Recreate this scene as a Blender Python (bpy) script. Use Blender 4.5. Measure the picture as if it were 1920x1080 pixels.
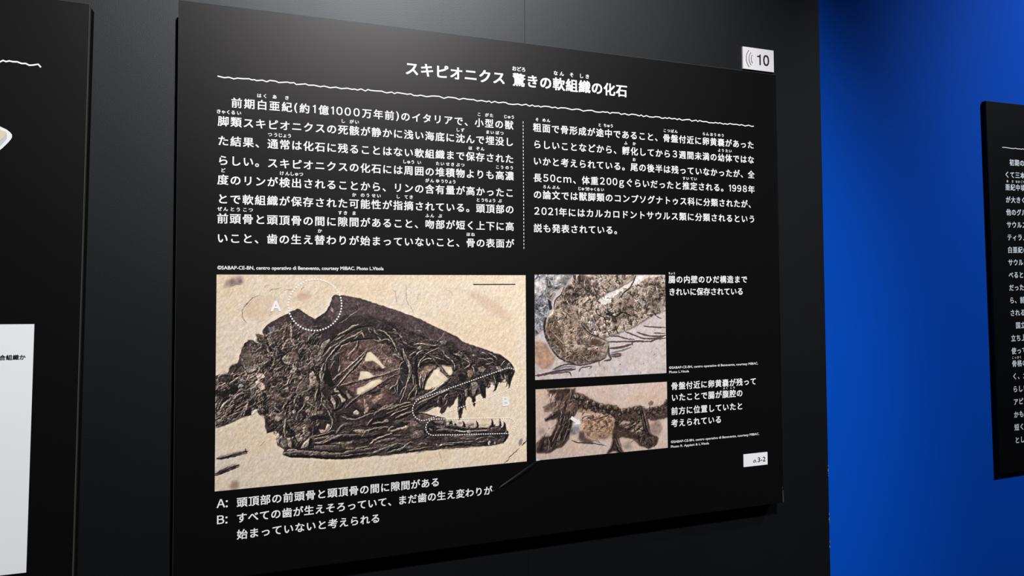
import bpy, math, random
import numpy as np
from mathutils import Vector, Matrix

for _o in list(bpy.data.objects):
    bpy.data.objects.remove(_o)
SC = bpy.context.scene
COL = SC.collection

# ------------------------------------------------------------------ camera
cam_d = bpy.data.cameras.new('camera')
cam_d.sensor_width = 36.0
cam_d.lens = 36.0 * 1240.0 / 1920.0
cam_d.shift_y = -(540.0 - 503.62) / 1920.0
cam_d.clip_start = 0.02
cam = bpy.data.objects.new('camera', cam_d)
COL.objects.link(cam)
_y, _p, _r = 0.335672, 0.032079, 0.0055427          # yaw to the right, pitch up, roll
_f = Vector((math.sin(_y) * math.cos(_p), math.cos(_y) * math.cos(_p), math.sin(_p)))
_rt = Vector((math.cos(_y), -math.sin(_y), 0))
_dn = _f.cross(_rt)
_r2 = _rt * math.cos(_r) + _dn * math.sin(_r)
_d2 = -_rt * math.sin(_r) + _dn * math.cos(_r)
_m = Matrix((_r2, -_d2, -_f)).transposed().to_4x4()
_m.translation = Vector((0, -1.133, 1.5))
cam.matrix_world = _m
SC.camera = cam

# ------------------------------------------------------------------ world, lamps, exposure
SC.view_settings.view_transform = 'Standard'
SC.view_settings.look = 'None'
SC.view_settings.gamma = 1.0
SC.view_settings.use_curve_mapping = False
SC.view_settings.exposure = 0.0
world = bpy.data.worlds.new('dim_gallery')
SC.world = world
world.use_nodes = True
world.node_tree.nodes['Background'].inputs[0].default_value = (0.55, 0.7, 1.0, 1)
world.node_tree.nodes['Background'].inputs[1].default_value = 0.008


def area(name, loc, aim, size, energy, color, spread=180):
    d = bpy.data.lights.new(name, 'AREA')
    d.shape = 'DISK'
    d.size = size
    d.energy = energy
    d.color = color
    d.spread = math.radians(spread)
    o = bpy.data.objects.new(name, d)
    COL.objects.link(o)
    o.location = loc
    o.rotation_euler = (Vector(aim) - Vector(loc)).to_track_quat('-Z', 'Y').to_euler()
    return o


def spot(name, loc, aim, radius, energy, color, angle, blend):
    d = bpy.data.lights.new(name, 'SPOT')
    d.shadow_soft_size = radius
    d.energy = energy
    d.color = color
    d.spot_size = math.radians(angle)
    d.spot_blend = blend
    o = bpy.data.objects.new(name, d)
    COL.objects.link(o)
    o.location = loc
    o.rotation_euler = (Vector(aim) - Vector(loc)).to_track_quat('-Z', 'Y').to_euler()
    return o


spot('spot_main', (0.46, -2.2, 3.6), (0.20, 0, 1.40), 0.07, 555, (1.0, 0.985, 0.97), 49, 0.75)
spot('spot_blue', (2.95, -1.7, 4.1), (2.55, 0, 1.62), 0.10, 560, (0.85, 0.93, 1.0), 58, 0.75)


# ------------------------------------------------------------------ materials
def mat(name, color, rough=0.5, spec=0.5, bump=0.0, bscale=300.0, mottled=0.0, attr=None, tint=None):
    m = bpy.data.materials.new(name)
    m.use_nodes = True
    nt = m.node_tree
    b = nt.nodes['Principled BSDF']
    b.inputs['Base Color'].default_value = (*color, 1)
    b.inputs['Roughness'].default_value = rough
    b.inputs['Specular IOR Level'].default_value = spec
    if tint:
        b.inputs['Specular Tint'].default_value = (*tint, 1)
    tc = nt.nodes.new('ShaderNodeTexCoord')
    if attr:
        a = nt.nodes.new('ShaderNodeAttribute')
        a.attribute_name = attr
        nt.links.new(a.outputs['Color'], b.inputs['Base Color'])
    if mottled:
        n = nt.nodes.new('ShaderNodeTexNoise')
        n.inputs['Scale'].default_value = 6
        n.inputs['Detail'].default_value = 6
        r = nt.nodes.new('ShaderNodeMapRange')
        r.inputs['To Min'].default_value = rough - mottled
        r.inputs['To Max'].default_value = rough + mottled
        nt.links.new(tc.outputs['Object'], n.inputs['Vector'])
        nt.links.new(n.outputs['Fac'], r.inputs['Value'])
        nt.links.new(r.outputs['Result'], b.inputs['Roughness'])
    if bump:
        n = nt.nodes.new('ShaderNodeTexNoise')
        n.inputs['Scale'].default_value = bscale
        n.inputs['Detail'].default_value = 3
        u = nt.nodes.new('ShaderNodeBump')
        u.inputs['Strength'].default_value = bump
        u.inputs['Distance'].default_value = 0.0006
        nt.links.new(tc.outputs['Object'], n.inputs['Vector'])
        nt.links.new(n.outputs['Fac'], u.inputs['Height'])
        nt.links.new(u.outputs['Normal'], b.inputs['Normal'])
    return m


M_BOARD = mat('black_print_film', (0.0018, 0.0017, 0.0019), 0.41, 0.28, bump=0.15, bscale=900, tint=(1.0, 0.97, 0.98))
M_EDGE = mat('sheet_edge_grey', (0.06, 0.06, 0.055), 0.6, 0.3)
M_FRAME = mat('black_frame', (0.002, 0.002, 0.002), 0.8, 0.1)
M_WHITE = mat('white_print', (0.86, 0.87, 0.88), 0.5, 0.3)
M_WALL = mat('black_wall_paint', (0.0015, 0.0015, 0.0018), 0.48, 0.5, bump=0.25, bscale=700, mottled=0.02, tint=(0.86, 0.93, 1.0))
M_BLUE = mat('blue_wall_paint', (0.0, 0.060, 0.44), 0.75, 0.05, bump=0.1, bscale=500)
M_FLOOR = mat('dark_carpet', (0.015, 0.015, 0.017), 0.9, 0.1, bump=0.5, bscale=800)
M_CHIP = mat('pale_chipped_paint', (0.25, 0.22, 0.2), 0.8, 0.2)
M_SCUFF = mat('grey_scuff', (0.05, 0.05, 0.05), 0.6, 0.4)
M_PLATE = mat('white_plate', (0.80, 0.79, 0.83), 0.45, 0.4)
M_CARD = mat('white_card', (0.80, 0.82, 0.87), 0.5, 0.4)
M_INK = mat('black_ink', (0.012, 0.012, 0.014), 0.5, 0.3)
M_BONE_RIM = mat('drawing_white', (0.75, 0.78, 0.82), 0.5, 0.3)
M_BONE_GREY = mat('drawing_grey', (0.50, 0.53, 0.53), 0.5, 0.3)
M_BONE_CREAM = mat('drawing_cream', (0.62, 0.58, 0.44), 0.5, 0.3)
M_PRINT = mat('colour_print', (0.5, 0.5, 0.5), 0.5, 0.3, attr='print_colour')


# ------------------------------------------------------------------ object helpers
def mesh(name, verts, faces, m, parent=None, smooth=False):
    me = bpy.data.meshes.new(name)
    me.from_pydata([tuple(v) for v in verts], [], faces)
    me.update()
    if smooth:
        me.polygons.foreach_set('use_smooth', [True] * len(me.polygons))
    me.materials.append(m)
    o = bpy.data.objects.new(name, me)
    COL.objects.link(o)
    if parent:
        o.parent = parent
    return o


def box_vf(x0, x1, y0, y1, z0, z1, V=None, F=None):
    V = [] if V is None else V
    F = [] if F is None else F
    n = len(V)
    V += [(x0, y0, z0), (x1, y0, z0), (x1, y1, z0), (x0, y1, z0), (x0, y0, z1), (x1, y0, z1), (x1, y1, z1), (x0, y1, z1)]
    F += [tuple(n + i for i in f) for f in ((0, 1, 5, 4), (1, 2, 6, 5), (2, 3, 7, 6), (3, 0, 4, 7), (4, 5, 6, 7), (3, 2, 1, 0))]
    return V, F


def bevel_slab(x0, x1, y0, y1, z0, z1, c, V=None, F=None):
    """slab whose front edges (at y0) are chamfered by c"""
    V = [] if V is None else V
    F = [] if F is None else F
    n = len(V)
    V += [(x0 + c, y0, z0 + c), (x1 - c, y0, z0 + c), (x1 - c, y0, z1 - c), (x0 + c, y0, z1 - c),
          (x0, y0 + c, z0), (x1, y0 + c, z0), (x1, y0 + c, z1), (x0, y0 + c, z1),
          (x0, y1, z0), (x1, y1, z0), (x1, y1, z1), (x0, y1, z1)]
    q = [(0, 1, 2, 3)]
    for a, b in ((0, 4), (4, 8)):
        for i in range(4):
            j = (i + 1) % 4
            q.append((b + i, b + j, a + j, a + i))
    q.append((11, 10, 9, 8))
    F += [tuple(n + i for i in f) for f in q]
    return V, F


def thing(name, loc, label, cat, group=None, roty=0.0):
    o = bpy.data.objects.new(name, None)
    o.empty_display_size = 0.1
    COL.objects.link(o)
    o.location = loc
    o.rotation_euler = (0, roty, 0)
    tag(o, label, cat, group)
    return o


def tag(o, label=None, cat=None, group=None, kind=None):
    for k, v in (('label', label), ('category', cat), ('group', group), ('kind', kind)):
        if v:
            o[k] = v
    return o


# ------------------------------------------------------------------ lettering
_fc = bpy.data.curves.new('lettering', 'FONT')
_fc.fill_mode = 'FRONT'
_fc.resolution_u = 3
_fo = bpy.data.objects.new('lettering', _fc)
COL.objects.link(_fo)
_cache = {}


def glyph(s, off):
    """outline of s with strokes made bolder by off (em): copies shifted in four directions"""
    k = (s, off)
    if k not in _cache:
        _fc.body = s
        _fc.size = 1
        dg = bpy.context.evaluated_depsgraph_get()
        dg.update()
        me = bpy.data.meshes.new_from_object(_fo.evaluated_get(dg))
        v = [(p.co.x, p.co.y) for p in me.vertices]
        f = [tuple(p.vertices) for p in me.polygons]
        bpy.data.meshes.remove(me)
        if s == wide_form('1'):                      # plain figure one: stem and flag, no foot
            v = [(0.27, 0.0), (0.355, 0.0), (0.355, 0.735), (0.295, 0.735), (0.245, 0.655), (0.13, 0.625), (0.13, 0.565), (0.27, 0.565)]
            f = [(0, 1, 2, 3, 7), (3, 4, 7), (4, 5, 6, 7)]
        if off > 0.0005:
            n = len(v)
            sh = [(-off, off * 0.7), (off, off * 0.7), (-off, -off * 0.7), (off, -off * 0.7)]
            f = [tuple(i + j * n for i in q) for j in range(4) for q in f]
            v = [(x + a, y + b, -0.00004 * j) for j, (a, b) in enumerate(sh) for x, y in v]
        else:
            v = [(x, y, 0.0) for x, y in v]
        _cache[k] = (v, f)
    return _cache[k]


def is_wide(c):
    return ord(c) > 0x2E7F


def wide_form(c):
    """digits and letters in the same gothic face as the kanji"""
    return chr(ord(c) + 0xFEE0) if 33 <= ord(c) <= 126 and c not in '()' else c


def layout(s, x0, x1, zc, em, off, y, V, F):
    """set s between x0 and x1 (cell edges), kanji centre line zc; returns the cell edges of each character"""
    ws, ink = [], []
    for i, c in enumerate(s):
        if is_wide(c):
            ws.append(1.0)
            ink.append(None)
        elif c in '() ':
            ws.append(0.46)
            ink.append(None)
        else:
            gx = [p[0] for p in glyph(wide_form(c), off * 0.75)[0]]
            ink.append((min(gx), max(gx)))
            lw = (max(gx) - min(gx)) * 1.06 + 0.11
            if not (i and ink[i - 1]):
                lw += 0.11
            if i == len(s) - 1 or is_wide(s[i + 1]) or s[i + 1] == ')':
                lw += 0.11
            ws.append(lw)
    cell = (x1 - x0) / sum(ws)
    x = x0
    edges = []
    for c, w, k in zip(s, ws, ink):
        if c not in ' \u3000':
            g, f = glyph(wide_form(c), off * (0.75 if k else 1.0))
            n = len(V)
            e = em * (1.06 if k else 1.0)
            if k:
                ox = x + cell * w * 0.5 - e * (k[0] + k[1]) * 0.5
                oz = zc - 0.36 * em
                V += [(ox + px * e, y + d, oz + (pz + 0.02) * e) for px, pz, d in g]
            else:
                ox = x + cell * w * 0.5 - em * 0.5
                if c in '()':
                    gx = [p[0] for p in g]
                    ox = x + cell * w * 0.5 - em * (max(gx) + min(gx)) * 0.5
                    V += [(ox + px * em, y + d, zc + (pz - 0.24) * em * 1.04) for px, pz, d in g]
                else:
                    V += [(ox + px * em, y + d, zc + (pz - 0.36) * em) for px, pz, d in g]
            F += [tuple(n + i for i in q) for q in f]
        edges.append((x, x + cell * w))
        x += cell * w
    return edges


class Board:
    """a thing with its local frame: X along the wall, Z up, front face at y = 0"""
    def __init__(self, root, ox, oz):
        self.root, self.ox, self.oz = root, ox, oz

    def part(self, name, V, F, m, parent=None, smooth=False):
        return mesh(name, [(x - self.ox, y, z - self.oz) for x, y, z in V], F, m, parent or self.root, smooth)

    def line(self, s, x0, x1, zc, em, off=0.018, ruby=(), rz=0.0152, rem=0.0072, y=-0.0005, m=None, name='text_line'):
        V, F = [], []
        e = layout(s, x0, x1, zc, em, off, y, V, F)
        o = self.part(name, V, F, m or M_WHITE)
        if ruby:
            start = 0
            for base, r in ruby:
                i = s.index(base, start)
                start = i + 1
                a, b = e[i][0], e[i + len(base) - 1][1]
                w = max(rem * 0.98 * len(r), min((b - a) * 0.94, rem * 1.4 * len(r)))
                c = (a + b) / 2
                V, F = [], []
                layout(r, c - w / 2, c + w / 2, zc + rz, rem, 0.024, y, V, F)
                self.part('furigana', V, F, m or M_WHITE, o)
        return o

    def latin(self, s, x0, x1, zb, off=0.02, y=-0.0005, m=None, name='text_line', zh=None, gothic=False):
        """latin run fitted from x0 to x1, baseline zb; zh = cap height"""
        g, f = glyph(''.join(wide_form(c) for c in s) if gothic else s, off)
        gx = [p[0] for p in g]
        a, b = min(gx), max(gx)
        k = (x1 - x0) / (b - a)
        kz = zh / (max(p[1] for p in g) if gothic else 0.70) if zh else k
        V = [(x0 + (px - a) * k, y + d, zb + pz * kz) for px, pz, d in g]
        return self.part(name, V, [tuple(q) for q in f], m or M_WHITE)


def ribbon(pts, w, y=-0.0005):
    V, F = [], []
    for i, (x, z) in enumerate(pts):
        a = pts[max(i - 1, 0)]
        b = pts[min(i + 1, len(pts) - 1)]
        dx, dz = b[0] - a[0], b[1] - a[1]
        l = math.hypot(dx, dz) or 1
        nx, nz = -dz / l * w / 2, dx / l * w / 2
        V += [(x + nx, y, z + nz), (x - nx, y, z - nz)]
        if i:
            F.append((2 * i - 2, 2 * i - 1, 2 * i + 1, 2 * i))
    return V, F


def dots(path, pitch, dash, w, y=-0.0008, rnd=True):
    """short round-cornered dashes along a closed or open path"""
    V, F = [], []
    seg = [math.dist(path[i], path[i + 1]) for i in range(len(path) - 1)]
    L = sum(seg)
    n = max(1, round(L / pitch))
    for k in range(n):
        d = (k + 0.5) * L / n
        i = 0
        while i < len(seg) - 1 and d > seg[i]:
            d -= seg[i]
            i += 1
        t = d / seg[i]
        (ax, az), (bx, bz) = path[i], path[i + 1]
        cx, cz = ax + (bx - ax) * t, az + (bz - az) * t
        ux, uz = (bx - ax) / seg[i], (bz - az) / seg[i]
        m = len(V)
        N = 10
        for q in range(N):
            a = 2 * math.pi * q / N
            pu = abs(math.cos(a)) ** 0.6 * math.copysign(1, math.cos(a)) * dash / 2
            pv = abs(math.sin(a)) ** 0.6 * math.copysign(1, math.sin(a)) * w / 2
            V.append((cx + ux * pu - uz * pv, y, cz + uz * pu + ux * pv))
        F.append(tuple(m + q for q in range(N)))
    return V, F


def torn_line(x0, x1, z, seed, amp, step):
    rnd = random.Random(seed)
    pts = []
    x = x0
    s = 1
    while x < x1:
        pts.append((x, z + s * amp * rnd.uniform(0.15, 1.0)))
        if rnd.random() < 0.72:
            s = -s
        x += step * rnd.uniform(0.5, 1.6)
    pts.append((x1, z))
    return pts

# ------------------------------------------------------------------ the setting
WY = 0.030                                   # wall surface behind the panel fronts


def wall_black():
    V, F = [], []
    bevel_slab(-2.6, 0.43395, WY, WY + 0.1, 0.0, 4.2, 0.0003, V, F)      # two wall sheets meeting in a fine seam
    bevel_slab(0.43405, 1.1433, WY, WY + 0.1, 0.0, 4.2, 0.0003, V, F)
    o = mesh('wall_back', V, F, M_WALL)
    tag(o, kind='structure')
    V, F = [], []
    rnd = random.Random(4)
    for z0, n in ((1.085, 4), (0.985, 3), (0.93, 2)):
        z = z0
        for i in range(n):
            h = rnd.uniform(0.002, 0.007)
            w = rnd.uniform(0.0008, 0.0022)
            b = len(V)
            V += [(1.1434 - w, WY - 0.0002, z), (1.1434, WY - 0.0002, z - 0.001), (1.1434, WY - 0.0002, z + h), (1.1434 - w * 0.4, WY - 0.0002, z + h * 0.8)]
            F.append((b, b + 1, b + 2, b + 3))
            z += h + rnd.uniform(0.0, 0.006)
    mesh('paint_chip', V, F, M_CHIP, o)


wall_black()
V, F = box_vf(1.1435, 4.2, WY + 0.001, WY + 0.2, 0.0, 4.2)
tag(mesh('wall_right', V, F, M_BLUE), kind='structure')
V, F = box_vf(-2.6, 4.2, -3.6, WY + 0.2, -0.05, -0.0005)
tag(mesh('floor', V, F, M_FLOOR), kind='structure')


def panel_body(B, x0, x1, z0, z1, y0=0.0):
    """face sheet with pale cut edges, carried off the wall by a black backing frame"""
    V, F = bevel_slab(x0, x1, y0, y0 + 0.007, z0, z1, 0.0006)
    sheet = B.part('face_sheet', V, F, M_BOARD)
    sheet.data.materials.append(M_EDGE)
    for p in sheet.data.polygons[1:]:
        p.material_index = 1
    if y0 + 0.0095 < WY:
        V, F = box_vf(x0 + 0.0015, x1 - 0.0015, y0 + 0.007, WY, z0 + 0.0015, z1 - 0.0015)
        B.part('backing_frame', V, F, M_FRAME)
    return sheet


# ------------------------------------------------------------------ main panel
PX0, PX1, PZ0, PZ1 = -0.1540, 0.9945, 1.0528, 1.9560
root = thing('information_panel', ((PX0 + PX1) / 2, 0, PZ0),
             'large black panel with white Japanese text and three fossil photographs on the dark wall', 'information panel')
P = Board(root, (PX0 + PX1) / 2, PZ0)
panel_body(P, PX0, PX1, PZ0, PZ1)

P.line('スキピオニクス 驚きの軟組織の化石', 0.1995, 0.6362, 1.8853, 0.0255, 0.026,
       (('驚', 'おどろ'), ('軟', 'なん'), ('組', 'そ'), ('織', 'しき')), rz=0.0206, rem=0.0092, name='title_text')
pts = torn_line(-0.0971, 0.9339, 1.8403, 11, 0.0016, 0.0062)
V, F = ribbon(pts, 0.0019)
P.part('torn_rule', V, F, M_WHITE)
V, F = [], []
z = 1.8095
while z > 1.5760:
    b = len(V)
    V += [(0.4178, -0.0005, z), (0.4189, -0.0005, z), (0.4189, -0.0005, z - 0.0038), (0.4178, -0.0005, z - 0.0038)]
    F.append((b + 3, b + 2, b + 1, b))
    z -= 0.0066
P.part('dashed_divider', V, F, M_WHITE)

C1, C1E, C2, C2E = -0.0972, 0.4004, 0.4367, 0.9343
EM = 0.0170
COL1 = [
    ('\u3000前期白亜紀(約1億1000万年前)のイタリアで、小型の獣', 1.8003, (('白', 'はく'), ('亜', 'あ'), ('紀', 'き'), ('小', 'こ'), ('型', 'がた'), ('獣', 'じゅう'))),
    ('脚類スキピオニクスの死骸が静かに浅い海底に沈んで埋没し', 1.7694, (('脚', 'きゃく'), ('類', 'るい'), ('死', 'し'), ('骸', 'がい'), ('沈', 'しず'), ('埋', 'まい'), ('没', 'ぼつ'))),
    ('た結果、通常は化石に残ることはない軟組織まで保存された', 1.7382, (('通', 'つう'), ('常', 'じょう'), ('保', 'ほ'), ('存', 'ぞん'))),
    ('らしい。スキピオニクスの化石には周囲の堆積物よりも高濃', 1.7070, (('周', 'しゅう'), ('囲', 'い'), ('堆', 'たい'), ('積', 'せき'), ('物', 'ぶつ'), ('高', 'こう'), ('濃', 'のう'))),
    ('度のリンが検出されることから、リンの含有量が高かったこ', 1.6762, (('度', 'ど'), ('検', 'けん'), ('出', 'しゅつ'), ('含', 'がん'), ('有', 'ゆう'), ('量', 'りょう'))),
    ('とで軟組織が保存された可能性が指摘されている。頭頂部の', 1.6458, (('可', 'か'), ('能', 'のう'), ('性', 'せい'), ('指', 'し'), ('摘', 'てき'), ('頭', 'とう'), ('頂', 'ちょう'), ('部', 'ぶ'))),
    ('前頭骨と頭頂骨の間に隙間があること、吻部が短く上下に高', 1.6148, (('前', 'ぜん'), ('頭', 'とう'), ('骨', 'こつ'), ('隙', 'すき'), ('間', 'ま'), ('吻', 'ふん'), ('部', 'ぶ'))),
    ('いこと、歯の生え替わりが始まっていないこと、骨の表面が', 1.5837, (('替', 'か'), ('骨', 'ほね'))),
]
COL2 = [
    ('粗面で骨形成が途中であること、骨盤付近に卵黄嚢があった', 1.7998, 1.0, (('粗', 'そ'), ('面', 'めん'), ('途', 'と'), ('中', 'ちゅう'), ('骨盤', 'こつばん'), ('卵', 'らん'), ('黄', 'おう'), ('嚢', 'のう'))),
    ('らしいことなどから、孵化してから3週間未満の幼体ではな', 1.7686, 1.0, (('孵', 'ふ'), ('化', 'か'), ('幼', 'よう'), ('体', 'たい'))),
    ('いかと考えられている。尾の後半は残っていなかったが、全', 1.7375, 1.0, (('尾', 'お'),)),
    ('長50cm、体重200gぐらいだったと推定される。1998年', 1.7064, 1.0, (('推', 'すい'), ('定', 'てい'))),
    ('の論文では獣脚類のコンプソグナトゥス科に分類されたが、', 1.6753, 1.0, (('論', 'ろん'), ('文', 'ぶん'), ('獣', 'じゅう'), ('脚', 'きゃく'), ('類', 'るい'))),
    ('2021年にはカルカロドントサウルス類に分類されるという', 1.6443, 1.0, ()),
    ('説も発表されている。', 1.6132, 10 / 27, ()),
]
for s, z, rb in COL1:
    P.line(s, C1, C1E, z, EM, 0.018, rb)
for s, z, k, rb in COL2:
    P.line(s, C2, C2 + (C2E - C2) * k, z, EM, 0.018, rb)

# captions beside and below the photographs
for s, x0, x1, z, rb in (('腸の内壁のひだ構造まで', 0.7218, 0.9118, 1.5186, (('腸', 'ちょう'),)),
                         ('きれいに保存されている', 0.7224, 0.9008, 1.4940, ()),
                         ('骨盤付近に卵黄嚢が残って', 0.7246, 0.9300, 1.3082, ()),
                         ('いたことで腸が腹腔の', 0.7246, 0.8956, 1.2858, (('腹', 'ふく'), ('腔', 'こう'))),
                         ('前方に位置していたと', 0.7238, 0.8956, 1.2594, ()),
                         ('考えられている', 0.7236, 0.8430, 1.2358, ())):
    P.line(s, x0, x1, z, 0.0160, 0.020, rb, rz=0.0123, rem=0.0050)
for s, x0, x1, z in (('A：', -0.0935, -0.0685, 1.1694), ('頭頂部の前頭骨と頭頂骨の間に隙間がある', -0.0650, 0.2612, 1.1686),
                     ('B：', -0.0932, -0.0685, 1.1444), ('すべての歯が生えそろっていて、まだ歯の生え変わりが', -0.0652, 0.3562, 1.1444),
                     ('始まっていないと考えられる', -0.0645, 0.1594, 1.1187)):
    P.line(s, x0, x1, z, 0.0163, 0.018)
CR = '©SABAP-CE-BN, centro operativo di Benevento, courtesy MIBAC.'
P.latin(CR + ' Photo L.Vitola', -0.0950, 0.1640, 1.5346, 0.018, zh=0.0056)
P.latin(CR, 0.7212, 0.9343, 1.3427, 0.008, zh=0.0046)
P.latin('Photo L.Vitola', 0.7211, 0.7668, 1.3342, 0.008, zh=0.0046)
P.latin(CR, 0.7231, 0.9339, 1.1976, 0.008, zh=0.0046)
P.latin('Photo R. Appiani & L.Vitola', 0.7230, 0.8113, 1.1885, 0.008, zh=0.0046)

# ------------------------------------------------------------------ the printed fossil photographs
# Each print is a flat sheet whose colour is laid down procedurally, stroke by stroke, on a fine mesh.
_rs = np.random.RandomState(7)
_TAB = _rs.rand(256, 256).astype(np.float32)


def vnoise(x, y, seed=0):
    x = x + seed * 37.13
    y = y + seed * 11.71
    xi = np.floor(x).astype(np.int64)
    yi = np.floor(y).astype(np.int64)
    fx = (x - xi).astype(np.float32)
    fy = (y - yi).astype(np.float32)
    fx = fx * fx * (3 - 2 * fx)
    fy = fy * fy * (3 - 2 * fy)
    x0, x1, y0, y1 = xi & 255, (xi + 1) & 255, yi & 255, (yi + 1) & 255
    a = _TAB[y0, x0] * (1 - fx) + _TAB[y0, x1] * fx
    b = _TAB[y1, x0] * (1 - fx) + _TAB[y1, x1] * fx
    return a * (1 - fy) + b * fy


def fbm(x, y, o=4, seed=0):
    s = 0
    a = 0.5
    t = 0
    for i in range(o):
        s = s + a * vnoise(x, y, seed + i * 3)
        t += a
        a *= 0.55
        x = x * 2.03
        y = y * 2.03
    return s / t


def blur(a, r):
    for ax in (0, 1):
        p = np.concatenate([np.repeat(np.take(a, [0], ax), r + 1, ax), a, np.repeat(np.take(a, [-1], ax), r, ax)], ax)
        c = np.cumsum(p, ax, dtype=np.float64)
        n = a.shape[ax]
        a = (np.take(c, range(2 * r + 1, 2 * r + 1 + n), ax) - np.take(c, range(0, n), ax)) / (2 * r + 1)
    return a.astype(np.float32)


TONE = {k: np.array(v, np.float32) / 255 for k, v in dict(
    s=(226, 208, 184), c=(234, 217, 188), k=(22, 17, 20), d=(52, 40, 42), p=(72, 54, 56), r=(104, 74, 68), b=(96, 78, 68), t=(150, 128, 110),
    l=(182, 162, 141), w=(212, 196, 176), g=(122, 112, 104), u=(86, 66, 68), m=(116, 92, 82), o=(186, 140, 112), n=(120, 122, 132), y=(160, 141, 126),
    x=(236, 228, 226), q=(205, 176, 160), e=(68, 53, 46), f=(168, 134, 110), z=(255, 255, 255), a=(84, 67, 56)).items()}


class Print:
    def __init__(self, W, H):
        self.W, self.H = W, H
        self.X, self.Y = np.meshgrid(np.arange(W, dtype=np.float32), np.arange(H, dtype=np.float32))
        self.c = np.zeros((H, W, 3), np.float32)
        self.h = np.zeros((H, W), np.float32)
        self.flat = np.ones((H, W), np.float32)      # 0 = no relief shading

    def win(self, x0, y0, x1, y1):
        return (slice(max(0, int(y0)), min(self.H, int(y1) + 2)), slice(max(0, int(x0)), min(self.W, int(x1) + 2)))

    def mask(self, P, jit=0.0, seed=1):
        xs, ys = P[:, 0], P[:, 1]
        w = self.win(xs.min() - 3, ys.min() - 3, xs.max() + 3, ys.max() + 3)
        X, Y = self.X[w], self.Y[w]
        if jit:
            X, Y = X + (fbm(X / 7, Y / 7, 2, seed) - 0.5) * 2 * jit, Y + (fbm(X / 7, Y / 7, 2, seed + 9) - 0.5) * 2 * jit
        m = np.zeros(X.shape, np.float32)
        for ox, oy in ((-0.25, -0.25), (0.25, -0.25), (-0.25, 0.25), (0.25, 0.25)):
            ins = np.zeros(X.shape, bool)
            x, y = X + ox, Y + oy
            for i in range(len(P)):
                (ax, ay), (bx, by) = P[i - 1], P[i]
                if ay == by:
                    continue
                ins ^= ((ay > y) != (by > y)) & (x < (bx - ax) * (y - ay) / (by - ay) + ax)
            m += ins * 0.25
        return w, m

    def poly(self, P, tone, height=None, jit=1.2, a=1.0, var=0.0, relief=1.0, soft=0, seed=1):
        w, m = self.mask(np.array(P, np.float32), jit, seed)
        if m.size == 0:
            return
        if soft:
            m = blur(m, soft)
        m = m * (a * (0.8 if tone in 'lwqg' else 1))
        col = TONE[tone][None, None, :] * np.ones(m.shape + (1,), np.float32)
        if var:
            n = fbm(self.X[w] / 9, self.Y[w] / 9, 4, seed + 4) - 0.5
            col = col * (1 + var * 2.4 * n[..., None])
        self.c[w] += (col - self.c[w]) * m[..., None]
        if height is not None:
            dome = blur(m, 3) * height * 0.8 if height >= 2.5 else 0
            self.h[w] += (height + dome + self.h[w] * 0.25 - self.h[w]) * m
        self.flat[w] += (relief - self.flat[w]) * m

    def curve(self, P, n=4):
        P = np.array(P, np.float32)
        if len(P) < 3:
            t = np.linspace(0, 1, 5)[:, None]
            return P[0] * (1 - t) + P[-1] * t
        Q = np.vstack([2 * P[0] - P[1], P, 2 * P[-1] - P[-2]])
        out = []
        for i in range(1, len(Q) - 2):
            for t in np.linspace(0, 1, n, endpoint=False):
                a, b, c, d = Q[i - 1], Q[i], Q[i + 1], Q[i + 2]
                out.append(0.5 * (2 * b + (c - a) * t + (2 * a - 5 * b + 4 * c - d) * t * t + (3 * b - a - 3 * c + d) * t ** 3))
        out.append(Q[-2])
        return np.array(out)

    def field(self, P, w0, w1, pad):
        C = self.curve(P)
        w = self.win(C[:, 0].min() - pad, C[:, 1].min() - pad, C[:, 0].max() + pad, C[:, 1].max() + pad)
        X, Y = self.X[w], self.Y[w]
        X, Y = X + (vnoise(X / 5, Y / 5, 31) - 0.5) * 1.9 + (vnoise(X / 2, Y / 2, 33) - 0.5) * 1.0, Y + (vnoise(X / 5, Y / 5, 47) - 0.5) * 1.9 + (vnoise(X / 2, Y / 2, 49) - 0.5) * 1.0
        best = np.full(X.shape, 1e9, np.float32)
        S = np.zeros(X.shape, np.float32)
        T = np.zeros(X.shape, np.float32)
        L = np.r_[0, np.cumsum(np.hypot(*np.diff(C, axis=0).T))]
        for i in range(len(C) - 1):
            ax, ay = C[i]
            dx, dy = C[i + 1] - C[i]
            q = dx * dx + dy * dy
            if q < 1e-6:
                continue
            t = np.clip(((X - ax) * dx + (Y - ay) * dy) / q, 0, 1)
            ex, ey = X - ax - t * dx, Y - ay - t * dy
            d = np.hypot(ex, ey)
            k = d < best
            best = np.where(k, d, best)
            S = np.where(k, L[i] + t * (L[i + 1] - L[i]), S)
            T = np.where(k, (dx * ey - dy * ex) / math.sqrt(q), T)
        u = S / max(L[-1], 1e-6)
        end = np.minimum(S, L[-1] - S) / max(1e-3, min(L[-1] * 0.3, 14.0))
        tap = 0.38 + 0.62 * np.clip(end, 0, 1) ** 0.7
        return w, best, S, T, (w0 + (w1 - w0) * u) / 2 * tap, u

    def ridge(self, P, w0, w1, tone, hh=1.0, base=0.0, fib=0.5, a=1.0, seed=0):
        w, d, S, T, r, u = self.field(P, w0, w1, max(w0, w1) / 2 + 3)
        if d.size == 0:
            return
        n = fbm(S / 9 + seed, T * 1.1 + seed * 3.1, 3, seed % 17)
        r = r * (0.85 + 0.3 * vnoise(S / 6, T * 0 + seed, 3))
        al = np.clip(r + 0.6 - d, 0, 1) * a
        prof = np.sqrt(np.clip(1 - (d / np.maximum(r, 0.3)) ** 2, 0, 1))
        k2 = vnoise(S / 7 + seed, T * 0.3 + 5, 8)
        col = (TONE[tone] * 0.46 + TONE['d'] * 0.24) * (1 + (fib + 0.4) * 2.0 * (n[..., None] - 0.5)) * (0.72 + 0.56 * k2[..., None])
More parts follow.
